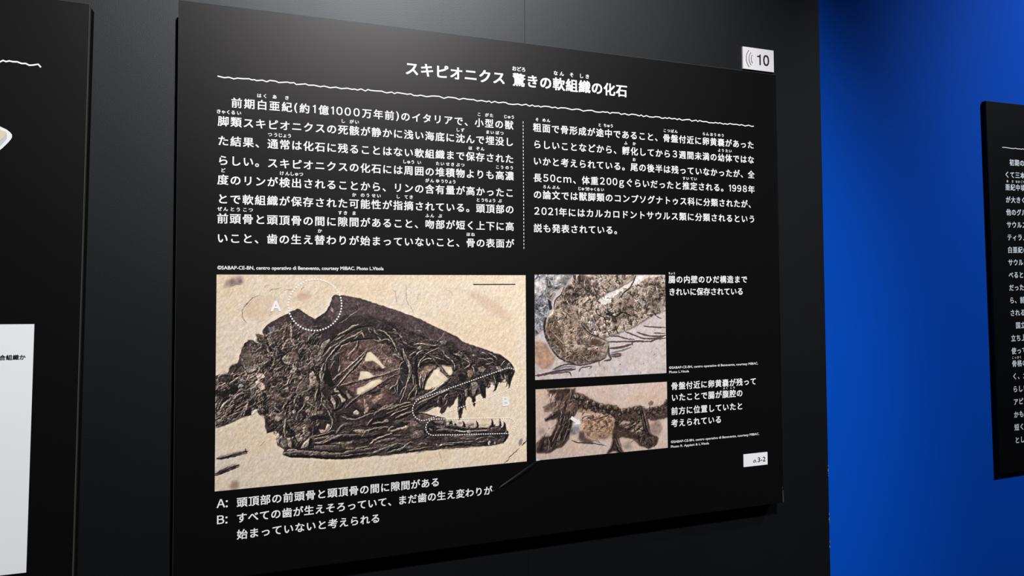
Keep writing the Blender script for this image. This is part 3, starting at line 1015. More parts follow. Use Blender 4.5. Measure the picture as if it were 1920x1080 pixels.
B 2.5 2.5 l 1.2 3 .6|260 645 281 665 302 686
P g 3 1 .9 .4 1|242 692 260 683 265 700 251 709
P g 3 1 .9 .4 1|267 703 279 684 304 681 304 706 286 724 268 718
B 3.4 3.4 l 1.2 3 .5|313 672 309 652 322 634 329 615
L 8.5 7.6 k .9 1 0|334 620 325 658 327 707
P l 3 1 .8 .4 1|317 556 329 564 338 567 331 583 320 580
B 3.4 3.4 q 1.4 3 .6|301 535 313 546 327 539 336 510 350 491
P k 0 2 .8 .3 .6|299 501 322 507 326 524 308 528
B 4.2 3.4 g 1.4 3 .6|336 540 350 518 373 510
B 2.5 3.4 w 1.6 4 .4|768 286 796 294 819 310 837 331 853 355 863 383 871 402
B 2.5 4.2 l 1.6 4 .5|871 402 884 423 899 444
L 2.2 2.5 k .9 1.4 0|786 304 807 335 832 349 848 370 863 396
B 2.5 2.5 l 1.4 3 .4|771 321 786 340 804 335 827 339 837 349
B 2.0 2.0 w 1.4 3 .4|748 275 756 298 768 309
B 2.0 2.0 w 1.4 3 .4|723 274 730 295 743 295
L 3.4 3.4 k .9 1 0|733 285 743 303 746 280
B 3.4 3.4 l 1.4 3 .5|751 336 771 342 786 348
B 4.2 3.4 t 1.4 3 .5|853 303 879 312 897 333 905 349
L 3.4 3.4 k .9 1 0|863 340 884 351 905 367 918 383
B 2.5 2.5 w 1.2 3 .5|899 346 912 357 923 365
L 3.4 2.5 k .9 1 0|879 319 889 338 899 356
B 2.0 2.0 l 1.2 3 .4|848 282 858 285 866 298
L 5.9 5.1 k 1 1.5 0|889 402 897 418 903 437
B 4.2 4.2 q .8 2 .5|835 416 858 417 884 433 899 449
B 8.5 10.2 g 1.8 4 1|905 403 915 434 931 466 941 498 939 518
B 3.4 3.4 w 1.8 4 .5|899 387 910 419 925 458 933 492 936 518
B 4.2 3.4 n 1.6 4 .7|936 425 952 415 968 405
L 5.1 5.1 k 1 1.6 0|939 446 954 431 970 416
L 10.2 8.5 k 1 2 0|978 439 970 460 973 486 973 520
B 3.4 3.4 l 1.6 4 .5|981 489 986 468 999 448 1020 428
L 4.2 3.4 k 1 1.6 0|973 439 989 427 1015 417 1052 408 1085 394
B 2.5 2.5 w 1.6 4 .4|973 418 989 406 1005 399
B 3.4 2.5 t 1.6 4 .6|1023 418 1052 406 1079 396 1093 389
B 3.4 2.5 l 1.4 4 .6|994 466 1015 449 1042 445 1074 451
L 2.5 2.5 k 1 1.4 0|994 464 1020 439 1052 424 1090 425 1128 443
L 5.9 5.1 k 1 1.6 0|991 489 1002 477 1026 470 1058 466 1095 473 1128 477 1171 484
B 3.4 3.4 t 1.4 4 .6|1042 429 1079 441 1112 453 1150 473
L 3.4 3.4 k 1 1.4 0|1106 452 1139 464 1171 479
B 2.9 2.0 m 1.5 5 .5|1055 437 1074 462 1095 486 1120 514 1133 527
B 2.5 2.5 w 1.4 4 .5|1098 394 1114 408 1128 432 1150 449 1166 463
P n 3 1 .7 .4 1|1098 357 1123 347 1139 358 1128 374 1106 371
B 4.2 3.4 l 1.3 4 .6|957 368 989 364 1021 368 1055 377 1085 373
P l 4 1 .7 .4 1|975 385 994 375 999 388 989 401
L 4.2 4.2 k .9 1 0|920 398 946 389 968 387
L 5.1 4.2 k .9 1 0|1020 391 1047 390 1079 383
B 2.5 2.5 w 1.5 4 .4|910 452 892 462 884 480 881 516
P q 2 1 .6 .4 .8|817 441 837 437 848 458 827 467
L 1.7 1.7 q .8 .4 0|802 463 809 441 819 426 796 409
L 2.5 2.5 q .6 .4 0|766 367 779 358 807 369
L 1.7 1.7 l .8 .4 0|786 383 794 363 807 358
B 7.6 6.8 g 1.6 4 1|939 490 939 511 933 537 925 562
B 3.4 2.5 w 1.8 4 .5|944 506 936 537 923 567 910 592
L 7.6 7.6 k .95 1.5 0|975 492 973 523 978 565 978 596
B 4.2 4.2 g 1.4 4 .7|952 525 957 553 957 579
B 5.1 4.2 l 1.4 4 .7|994 527 994 550 991 578 994 597
L 2.5 2.5 w .8 .4 0|1007 530 1004 556 999 581
B 4.2 4.2 t 1.4 4 .7|1026 515 1020 541 1012 572 1004 597
L 5.1 4.2 k 1 1.6 0|1066 496 1042 526 1023 554 1010 582 1010 603
B 3.4 2.5 t 1.5 5 .5|1101 497 1117 519 1138 541 1147 547
L 1.7 1.7 k .9 1 0|1095 497 1114 522 1138 547
B 2.5 2.2 w 1.7 5 .4|923 575 910 608 899 638 886 668
L 2.2 1.7 k 1 1 0|925 580 915 608 902 638 886 676
B 2.5 2.2 l 1.7 5 .4|975 580 954 602 936 627 925 655
P k 0 2 .85 .3 .6|936 645 946 625 967 601 967 611 957 631 941 646
B 3.4 4.2 g 1.4 4 .6|970 598 973 616 967 637
P g 3 1 .7 .4 1|933 650 957 647 978 637 994 638 967 652 946 662
P u 2 1 .8 .4 .8|920 577 946 571 952 589 931 614 920 639 905 654 915 613
L 4.2 3.4 k .9 1 0|978 601 978 622 973 645
B 2.5 2.5 g 1.5 4 .5|884 524 879 542 868 564 855 582
B 2.5 2.5 l 1.5 4 .5|832 598 840 586 863 572 874 565
B 2.9 2.5 n 1.5 4 .5|874 572 871 590 874 611 858 615
B 2.5 2.5 n 1.5 4 .5|858 590 861 605 858 615 843 617
L 5.1 3.4 k .95 1 0|879 565 879 591 876 621
L 4.2 3.4 k .9 1 0|843 599 850 589 855 607
B 2.5 2.5 l 1.3 4 .5|884 632 894 607 910 587
L 2.5 1.7 l .8 .5 0|889 553 899 566 899 576
L 10.2 6.8 u .9 .6 0|797 571 827 557 863 544
L 6.8 5.1 k .7 .6 0|786 586 807 571 832 563
L 5.9 5.1 k .9 1 0|721 613 741 609 766 605 786 593
P u 2 1 .6 .4 .8|830 606 853 607 879 624 874 647 843 655
L 2.5 2.5 k .9 1 0|761 668 781 677 804 686
B 3.4 2.5 l 1.2 4 .6|781 697 807 681 832 678 853 671
B 5.9 5.1 g 1.4 4 .8|751 726 761 709 786 700 817 690 848 684 879 675
L 4.2 5.1 k 1 1.5 0|726 696 746 693 771 702
B 6.8 5.9 t 1.5 4 .8|807 702 837 693 874 683 910 675 941 669
B 5.9 5.1 b 1.5 4 .8|817 723 848 712 884 699 920 688 952 680
L 4.2 2.5 k 1 1.6 0|807 730 838 716 874 701 905 695 941 687
B 5.9 4.2 g 1.5 4 .8|838 732 868 718 899 710 931 697
L 3.4 3.4 k 1 1.5 0|840 740 879 719 915 709 946 700
B 5.9 4.2 t 1.5 4 .8|863 746 889 735 915 727 946 718
L 5.9 4.2 k 1 1.6 0|863 754 899 746 925 735 951 724
L 8.5 5.1 k .9 1 0|746 751 792 741 822 731
L 3.4 2.5 k 1 1.4 0|1002 639 1031 622 1058 598
B 7.6 5.9 g 1.6 4 .9|967 658 999 647 1031 633 1068 614 1100 592 1138 565 1166 545
L 2.5 2.5 l .8 .5 .3|1041 625 1068 609 1095 587 1122 572
L 4.2 3.4 k 1 1.4 0|1138 565 1155 553 1173 540
B 5.9 5.1 t 1.4 4 .9|978 679 1009 665 1041 657 1073 646 1111 629 1144 615
L 2.5 2.5 m .9 .5 0|959 711 978 695 1004 675 1031 667
L 7.6 6.8 k .95 1 0|967 720 994 701 1020 684 1047 678 1079 669
L 5.1 4.2 k .9 1 0|1031 672 1057 658 1084 644 1127 630
B 3.4 2.5 t 1.2 4 .6|1009 723 1036 714 1065 700
L 4.2 3.4 k .9 1 0|1012 717 1041 701 1065 690
L 5.9 6.8 k .95 1 0|1149 618 1138 636 1155 648
B 3.4 1.7 n 1.2 4 .4|1095 647 1090 670 1084 691
B 3.4 1.7 w 1.2 4 .4|1138 634 1127 651 1119 667
L 6.8 2.5 k 1 1 0|1106 655 1106 682 1114 698
L 5.9 1.7 k 1 1 0|1130 667 1125 699 1098 728
L 2.5 1.7 w .8 .4 0|1135 668 1130 688 1111 708
L 5.1 2.5 k 1 1 0|1084 680 1076 703
L 4.2 2.5 k 1 1 0|1055 702 1033 714 1009 723
L 11.0 7.6 k .97 .6 0|1215 622 1216 660 1215 686 1217 707
L 6.8 2.5 k 1 .6 0|1215 713 1212 734 1202 751
L 1.7 1.4 n .85 .5 0|1212 628 1217 654 1212 678 1204 670
L 1.7 1.7 w .8 .5 0|1199 728 1204 717
L 5.1 1.7 k .95 .6 0|1234 624 1235 677 1239 725
P t 2 1 .8 .4 1|1234 618 1245 614 1251 635 1248 656 1237 656
L 7.6 5.9 k .97 .6 0|1254 577 1259 614 1259 657
L 2.5 2.5 g .8 .4 0|1265 601 1262 625
P l 3 1 .75 .4 1|1273 583 1298 579 1309 593 1306 617 1292 648 1281 658 1273 626
L 6.8 5.1 k .97 .6 0|1304 622 1301 643 1298 648
L 10.2 5.1 k 1 .6 0|1281 663 1287 685 1289 709
L 15.3 11.9 k .97 .6 0|1335 586 1335 613 1340 635 1346 665
L 2.2 1.7 n .9 .5 0|1309 596 1315 623 1326 639
L 7.6 5.1 k .95 .6 0|1363 582 1371 599 1366 617
L 2.2 1.7 w .9 .5 0|1371 599 1368 612
L 12.7 10.2 k .97 .6 0|1420 536 1428 564 1434 586
L 5.9 2.5 k .97 .6 0|1417 571 1417 601 1411 625 1394 638
L 2.0 1.7 w .9 .5 0|1397 549 1406 571 1411 593
L 2.0 1.7 l .9 .5 0|1394 586 1403 600 1405 617
L 2.0 1.7 n .9 .5 0|1440 537 1446 562 1451 581
L 5.9 4.2 k .97 .6 0|1452 546 1457 568
L 18.7 13.6 k .97 .6 0|1486 526 1498 545 1489 575
L 7.6 3.4 k .97 .6 0|1495 578 1492 605 1486 626
L 4.2 1.7 k .97 .6 0|1477 593 1474 610 1468 617
L 2.2 1.7 w .9 .5 0|1463 547 1469 571
L 2.2 1.7 n .9 .5 0|1477 553 1483 583
L 1.4 1.2 w .9 .5 0|1504 535 1501 546
L 7.6 4.2 k .8 .6 0|1403 432 1435 444 1469 467 1498 493 1521 521
B 2.9 2.5 w 1.2 4 .5|1372 428 1395 439 1412 454 1418 465
L 4.2 4.2 k .95 1 0|1366 433 1389 447 1409 464
B 2.2 2.2 l 1.2 4 .5|1330 421 1349 427 1355 435
L 5.1 4.2 k .8 1 0|1332 440 1355 457 1389 472
B 2.2 2.2 q 1.2 4 .5|1324 456 1355 460 1383 458 1400 472
B 2.5 2.5 w 1.2 4 .5|1440 498 1452 485 1466 472
B 2.5 2.5 w 1.2 4 .5|1478 508 1489 489 1498 509
B 3.4 2.5 w 1.3 4 .5|1276 494 1287 513 1290 535
L 6.8 5.9 k .95 1 0|1268 502 1276 481 1293 479
B 2.5 2.5 l 1.3 4 .5|1229 452 1249 466 1265 480 1254 496 1229 508
B 2.5 2.5 l 1.3 4 .5|1232 433 1249 450 1262 467
L 7.6 5.9 k .9 1 0|1155 417 1182 437 1204 451 1221 473
B 3.4 2.5 w 1.3 4 .5|1155 452 1171 468 1180 492 1177 511
L 3.4 2.5 l .8 .5 0|1172 423 1199 429 1215 435
P w 3 1 .8 .4 .8|1276 435 1288 430 1290 438 1279 443
P l 3 1 .7 .4 1|1412 502 1435 501 1446 520 1440 536 1417 516
P q 3 1 .7 .4 1|1310 503 1338 497 1355 511 1338 531 1315 525
B 2.5 2.5 t 1.2 4 .6|1355 489 1378 485 1400 478
L 1.0 0.8 l .8 .4 0|1199 392 1210 403 1238 404 1254 397 1263 389 1274 416
P f 2 1 .8 .4 .8|1248 515 1273 516 1282 530 1273 554 1254 553
P k 0 1 .7 .3 .6|1199 534 1234 536 1248 566 1234 581 1204 572
L 5.1 8.5 k .95 1 0|236 774 254 765 272 750 286 739
P l 3 1 .8 .4 1|270 701 295 698 304 713 286 722 272 718
B 3.4 3.4 l 1.3 4 .6|318 714 316 738 314 767 316 797 321 821 328 846
L 9.3 11.0 k .97 1.5 0|325 734 332 764 342 774 356 785 360 805
P g 4 1 .8 .5 1|282 799 300 795 316 809 323 846 307 852 287 838 280 818
L 3.4 2.5 k .8 1 0|296 810 291 829 300 844
P t 4 1 .7 .5 1|326 809 340 808 349 838 347 857 333 851
L 6.8 5.9 k .95 1 0|356 839 368 859 375 869
P l 4 1 .75 .5 1|365 800 384 787 400 808 398 827 379 831
P l 4 1 .85 .5 1|398 847 412 829 431 813 433 835 426 854 408 865 391 861
L 10.2 6.8 k .97 1 0|443 821 436 840 431 859
P q 4 1 .6 .5 1|398 759 421 761 431 788 412 804 398 783
P k 0 2 .8 .3 .6|450 763 478 755 474 794 450 802
B 2.9 2.5 l 1.3 4 .5|536 714 543 740 541 764 531 781 512 792
P q 4 1 .8 .5 1|478 777 507 782 517 753 534 759 534 779 517 792 488 800
L 2.5 1.7 w .8 .4 0|517 750 526 766 536 776
B 3.4 3.4 b 1.3 4 .7|450 807 478 807 512 799 541 789 565 791
B 3.4 3.4 l 1.3 4 .6|455 825 483 819 512 814 536 809
L 4.2 4.2 k .95 1 0|459 815 498 811 531 806 560 798
B 5.1 4.2 t 1.3 4 .7|455 842 479 844 503 836 527 820 551 810
B 10.2 7.6 p 1.4 4 .7|565 801 585 773 609 762 640 762
B 10.2 10.2 d 1.4 4 .7|493 845 527 835 560 823 590 818 641 822
L 2.5 2.5 l .7 .5 .3|495 847 527 833 556 820 585 812
L 4.2 4.2 k .95 1 0|512 851 551 842 585 840 641 842
L 2.5 2.5 l .8 .5 .3|534 853 560 850 599 851 641 849
P u 3 1 .9 .4 1|455 856 536 858 580 864 575 886 512 881 455 874
P a 3 1 .8 .5 1|585 857 641 854 641 892 595 883
B 12.7 13.6 p 1.5 4 .6|312 881 347 886 394 886 465 897 536 910 585 917 641 919
B 5.1 4.2 q 1.3 4 .6|328 868 351 867 375 872
L 2.5 2.5 q .8 .5 0|345 896 354 894 361 897
P l 3 1 .8 .3 .8|434 896 445 888 453 878 450 890 441 907 431 906
L 2.5 2.5 t .6 .5 .3|394 888 441 895 488 901 536 905
L 4.2 4.2 k .95 1 0|464 887 512 886 561 895 641 897
L 5.1 5.1 k .95 1 0|324 894 370 902 441 911 512 922 585 929 641 931
B 10.2 10.2 d 1.4 4 .6|588 820 637 821 686 825 691 831
L 3.4 3.4 k .95 1 0|588 840 637 839 696 836 761 828 802 827
P f 3 1 .8 .4 1|642 794 669 789 701 794 706 809 686 813 666 809
L 2.5 1.7 q .9 .5 0|686 830 696 816 709 799 746 792 797 783
B 5.1 4.2 t 1.3 4 .7|744 769 766 765 802 765
P q 3 1 .8 .4 1|792 762 812 748 827 749 822 764
B 3.4 2.5 l 1.3 4 .5|716 772 726 760 741 741
L 5.1 5.1 k .95 1 0|721 777 751 777 787 777 812 776
B 5.1 4.2 b 1.3 4 .8|776 797 807 791 827 790
B 3.4 3.4 l 1.3 4 .6|822 810 838 791 855 790
B 6.8 5.9 t 1.4 4 .8|838 814 868 806 899 803 925 792
P t 4 1 .8 .5 1|889 800 915 789 933 795 918 810 894 810
B 5.9 5.1 l 1.4 4 .6|731 869 756 851 782 840 812 832 843 822
B 8.5 7.6 u 1.3 4 .7|761 866 792 859 827 856 863 852
L 2.5 2.5 t .8 .5 0|853 833 894 834
L 4.2 4.2 k .95 1 0|691 833 726 838 761 831 802 829
L 2.9 2.5 l .9 .5 .2|610 852 632 851 649 847
L 2.5 2.5 w .9 .5 .2|652 883 681 883 711 880 726 879
P t 3 1 .7 .5 1|602 879 632 873 652 883 627 891
B 10.2 8.5 p 1.3 4 .7|588 910 625 903 666 899 716 898 761 892
L 4.2 4.2 k .95 1 0|588 892 622 890 661 896 711 888
L 6.8 5.1 k .97 1 0|588 927 637 924 686 921 726 924
L 2.2 2.2 t .8 .5 .2|603 918 647 915 691 914 741 913
B 6.8 5.1 g 1.4 4 .8|746 916 777 908 807 898 838 888 868 880 889 879
L 2.2 2.2 w .8 .5 .3|807 908 827 897 853 884
L 5.1 4.2 k .97 1 0|812 914 843 906 874 898 899 888
L 2.0 2.0 l .9 .5 0|784 876 797 882 817 881
B 6.8 5.1 g 1.4 4 .8|822 922 853 915 899 906 920 890 946 886
L 2.0 2.0 l .8 .5 0|910 894 915 884 946 881
P g 4 1 .8 .5 1|910 894 936 891 959 903 946 910 915 907
B 2.5 2.5 l 1.3 4 .5|954 910 972 907 988 900 1009 892 1027 893
B 3.4 2.9 f 1.3 4 .6|923 918 962 916 993 914 1027 911
L 2.5 2.5 k .95 1 0|915 928 967 924 1027 919
P y 3 1 .5 .5 1|936 839 967 818 1004 819 1015 840 983 858 946 856
P q 3 1 .7 .5 1|936 767 962 766 986 786 967 795 938 791
P r 2 1 .95 .4 .8|969 744 992 733 1024 740 1072 754 1099 761 1126 771 1072 769 1024 766 998 764 979 755
L 3.4 2.5 k .95 1 0|964 739 982 730 1003 731 1035 741 1072 751 1134 768
P q 2 1 .6 .4 .8|1061 774 1094 774 1121 775 1118 791 1094 792 1069 785
P n 2 1 .7 .4 .8|1072 806 1088 799 1118 801 1126 815 1104 814
B 3.4 1.7 p 1.2 4 .4|1123 812 1126 794 1129 775
L 7.6 5.9 k .95 1 0|1056 779 1072 793 1080 796
L 3.4 2.5 t .8 .5 0|1083 809 1115 817 1148 822 1180 822
B 10.2 10.2 d 1.4 4 .5|1083 828 1126 831 1180 840 1235 847
B 7.6 7.6 d 1.3 4 .5|1131 805 1164 810 1202 818 1246 829
L 5.1 2.5 k 1 .8 0|1164 805 1159 778
L 5.9 2.5 k 1 .8 0|1188 809 1178 793
L 7.6 2.5 k 1 .8 0|1235 826 1232 804 1221 785
L 7.6 2.5 k 1 .8 0|1306 828 1307 807 1299 789
L 1.7 1.2 g .8 .5 0|1293 822 1299 806 1299 793
L 1.7 1.2 g .8 .5 0|1224 817 1227 804
L 2.5 1.7 d .9 .5 0|1257 825 1257 814 1266 812
L 2.5 2.5 q .85 .5 0|1186 833 1224 841 1274 842 1318 843 1375 844
P l 4 1 .9 .3 .8|1249 840 1260 836 1274 845 1265 855 1249 851
L 1.7 1.7 l .8 .5 .3|1153 859 1202 863 1246 869 1285 869
L 1.7 1.7 l .8 .5 .3|1263 862 1290 867 1318 867
L 2.0 2.0 t .8 .5 .3|1180 869 1221 878 1263 884 1318 883
L 2.5 2.0 l .9 .5 .1|1110 903 1131 897 1166 897 1207 898 1249 898 1282 898
B 4.2 3.4 g 1.3 4 .6|1083 911 1110 905 1142 908 1180 909
L 4.2 4.2 k .95 1 0|1115 916 1153 912 1207 913 1290 923
P w 3 1 .9 .3 .8|1077 898 1085 901 1085 909 1080 908
P w 3 1 .9 .3 .8|1096 904 1110 898 1110 908 1099 910
L 2.5 2.5 l .9 .4 0|1126 920 1136 914
L 2.5 2.5 t .8 .5 .2|1067 881 1096 881
P l 3 1 .6 .4 .8|1027 857 1043 853 1043 858 1032 860
P l 4 1 .7 .5 1|1040 811 1056 818 1059 826 1045 822
B 5.9 5.1 b 1.4 4 .8|914 892 940 879 958 883
B 6.8 5.1 g 1.3 4 .8|979 897 1003 889 1019 895 1024 901
L 8.5 2.5 k 1 .8 0|1390 829 1390 808 1386 783
L 7.6 2.5 k 1 .8 0|1436 832 1437 811 1433 789
L 10.2 3.4 k 1 .8 0|1461 848 1462 823 1453 804
L 2.0 1.7 n .9 .5 0|1380 823 1385 802
L 2.0 1.7 n .9 .5 0|1431 827 1432 800
L 3.4 2.5 x .9 .5 0|1441 836 1450 825 1453 807
P x 2 1 .8 .3 .6|1399 814 1413 817 1416 826 1404 827
P d 2 .6 1 .3 .6|1402 816 1409 816 1409 824 1402 823
P p 3 1 .9 .4 1|1382 834 1410 833 1441 841 1444 855 1416 861 1381 858
P w 3 1 .9 .3 .8|1364 913 1373 903 1381 909 1375 927 1367 927
P w 3 1 .8 .3 .8|1401 916 1405 905 1410 922 1402 925
L 1.7 1.7 w .8 .4 0|1361 899 1364 889
L 1.7 1.7 w .8 .4 0|1438 887 1447 884
L 2.5 2.0 n .9 .5 0|1447 914 1458 899 1461 888
L 2.0 1.7 w .9 .5 0|1456 874 1467 862 1476 854
L 7.6 5.1 k .97 1 0|1476 884 1464 905 1452 920
L 5.1 5.1 k .97 .6 0|1476 857 1481 874
B 3.4 2.5 t 1.2 4 .6|1305 908 1331 905 1353 907
B 3.4 2.5 t 1.2 4 .6|1297 892 1319 885 1342 884
L 2.5 2.5 t .8 .4 .2|1359 880 1393 880
'''
PROG_GUT = '''
P n 1 3 .9 .4 1 4|-2 -1 256 -2 203 66 130 106 100 152 93 219 63 325 34 357 -2 370
N 5 .9 60 1.2 .7 x|-2 -1 256 -2 203 66 130 106 100 152 93 219 63 325 34 357 -2 370
P x 1 3 .8 .4 1 4|1 32 65 19 79 85 36 125 0 112
P x 1 3 .6 .4 1 4|123 12 196 2 174 52 130 59
P g 1 3 .8 .4 1 3|182 5 248 1 203 66 145 59
P f 1 3 .8 .3 1 3|-2 403 62 411 98 459 134 513 97 578 47 576 -3 534
P o 1 3 .5 .3 1 4|41 437 84 458 105 526 68 564 33 523
P y 3 3 1 .5 1 2|137 153 196 86 263 32 300 -2 693 -3 677 39 574 88 488 122 427 156 442 183 503 177 566 108 645 74 708 53 789 11 921 0 923 232 850 252 802 269 753 299 673 340 571 373 470 400 500 418 500 459 484 513 392 545 280 558 199 537 134 480 84 419 63 338 85 266 122 219
P e 3 3 .75 .5 1 5|196 79 263 39 300 5 368 18 382 87 299 154 268 208 195 173
P a 3 3 .8 .5 1 5|85 272 129 246 172 328 193 422 199 516 141 474 91 419 66 338
P e 3 3 .6 .5 1 6|199 489 288 465 393 469 469 485 392 537 280 553 206 530
P a 3 3 .55 .5 1 8|597 136 676 102 755 159 738 243 626 276 548 337 517 281
P e 3 3 .5 .5 1 8|805 53 911 53 916 217 786 244
P t 3 3 .6 .5 1 6|194 234 283 229 334 331 319 412 230 410 194 328
N 6 .9 30 1 .8 x|137 153 263 32 693 -3 427 169 708 53 921 0 923 232 753 299 571 373 409 395 320 304 268 222
N 5 .7 70 1 .55 l|85 272 173 166 305 276 364 387 485 431 469 527 280 556 199 536 84 419
P x 1 3 .95 .2 .8 2|427 162 488 122 574 88 677 39 709 11 781 7 716 53 645 74 566 108 511 170 465 190
P k 0 2 .9 .2 .5 1|79 119 94 105 108 152 114 213 100 219 86 165
P g 1 2 .9 .4 1 1|79 85 123 79 137 126 115 166 86 139
S 150 17 40 50 3.4 twlkyka 1|173 119 308 5 693 0 427 169 708 53 921 3 920 232 753 296 571 365 409 388 305 276
S 70 15 110 50 3.1 tlkyka .8|92 272 173 173 305 276 364 387 485 431 469 527 280 553 199 533 91 412
L 8.1 4.6 k .9 1 .5|74 265 63 338 91 419 134 487 192 529 265 552
P d 1 2 .9 .2 .6 1|255 1 278 1 277 52 266 52
P d 1 2 .9 .2 .6 1|289 12 308 1 315 46 296 46
L 5.8 3.5 d .9 1 0|701 4 677 53 652 88 613 116 573 157
L 3.9 3.5 k .9 1 0|305 297 334 338 379 373 439 396
B 3.5 3.5 w 1.2 3 .4|305 317 349 366 394 387 455 406 500 425
B 4.6 3.5 g 1.2 3 .5|320 297 364 346 409 381
L 3.5 2.3 k .8 1 0|305 276 320 243 365 223
P n 3 2 .9 .3 .8 1|387 299 406 299 406 333 387 333
P a 3 2 .9 .5 1 1|356 420 394 401 454 423 439 443 371 441
L 3.5 3.5 w .85 .6 0|229 430 288 438 363 451 469 444 500 442
L 2.8 2.8 w .7 .6 .2|199 543 207 489 193 435 142 380 99 339
L 2.3 2.3 l .7 .6 .3|129 233 143 287 171 341
L 2.8 2.8 w .7 .6 .3|203 140 232 187 291 202
L 2.3 2.3 w .7 .6 .2|295 493 347 529 407 545
L 4.4 3.9 u .95 1 0|333 450 393 452 469 444
L 6.7 7.5 u 1 1 0|0 614 54 610 111 599 184 589 272 586
L 5.0 4.5 u 1 1 0|119 583 170 562 228 554 302 564 377 554 438 539 484 520
L 5.7 4.5 n .95 1 0|126 586 199 570 272 573
L 5.0 4.5 u .95 1 0|18 621 47 609 126 606 191 603 228 604 239 628
L 5.0 3.0 u .95 1 0|294 604 309 581 377 574 362 590
L 5.0 3.0 u .95 1 0|362 543 438 539 430 552 437 576
L 8.4 6.0 u .95 1 0|500 452 500 500 514 535 468 544
L 8.4 6.0 u .95 1 0|508 466 585 462 672 444
L 6.7 4.5 n .95 1 0|523 494 593 483 663 465
L 6.7 6.0 u .95 1 0|515 508 577 503 577 517 515 518
L 5.0 4.5 u .95 1 0|500 425 585 427 672 427 751 426
L 6.7 4.5 u .95 1 0|671 451 672 430 735 429 807 431 816 413
L 5.0 4.5 u .95 1 0|516 391 570 392 625 408 688 417
L 5.0 4.5 u .95 1 0|618 363 688 389 759 412 848 411 918 395
L 5.7 4.5 u .95 1 0|704 368 768 391 848 400 918 395
L 4.4 3.9 u .95 1 0|753 331 817 339 919 345
L 5.0 3.0 u .95 1 0|824 378 918 384
L 6.7 4.5 u .95 1 0|807 434 848 418 918 413
L 3.5 2.3 d .95 1 0|834 259 866 277 895 288
L 2.3 2.3 g .6 .3 0|725 620 732 641
S 40 9 40 60 2.6 qlwq .4|514 542 919 445 917 643 316 649 287 600
S 120 21 40 60 3.4 xwxwk 1|173 119 308 5 689 0 427 169 708 53 921 3 920 232 753 296 571 365 409 388 305 276
S 60 17 110 60 3.1 xwkt 1|92 272 173 173 305 276 364 387 485 431 469 527 280 553 199 533 91 412
S 50 15 60 60 3.9 xwxk 1|1 5 248 1 122 112 100 152 93 219 48 351 2 363
L 4.6 3.5 k .9 1 .3|196 79 173 126 137 159 129 220
L 4.6 3.5 k .8 1 .3|299 147 246 174 232 154
L 5.8 3.5 k .9 1 .2|472 239 549 267 603 241 674 270
L 4.6 3.5 k .8 1 .2|411 210 426 251 471 273 486 335
'''
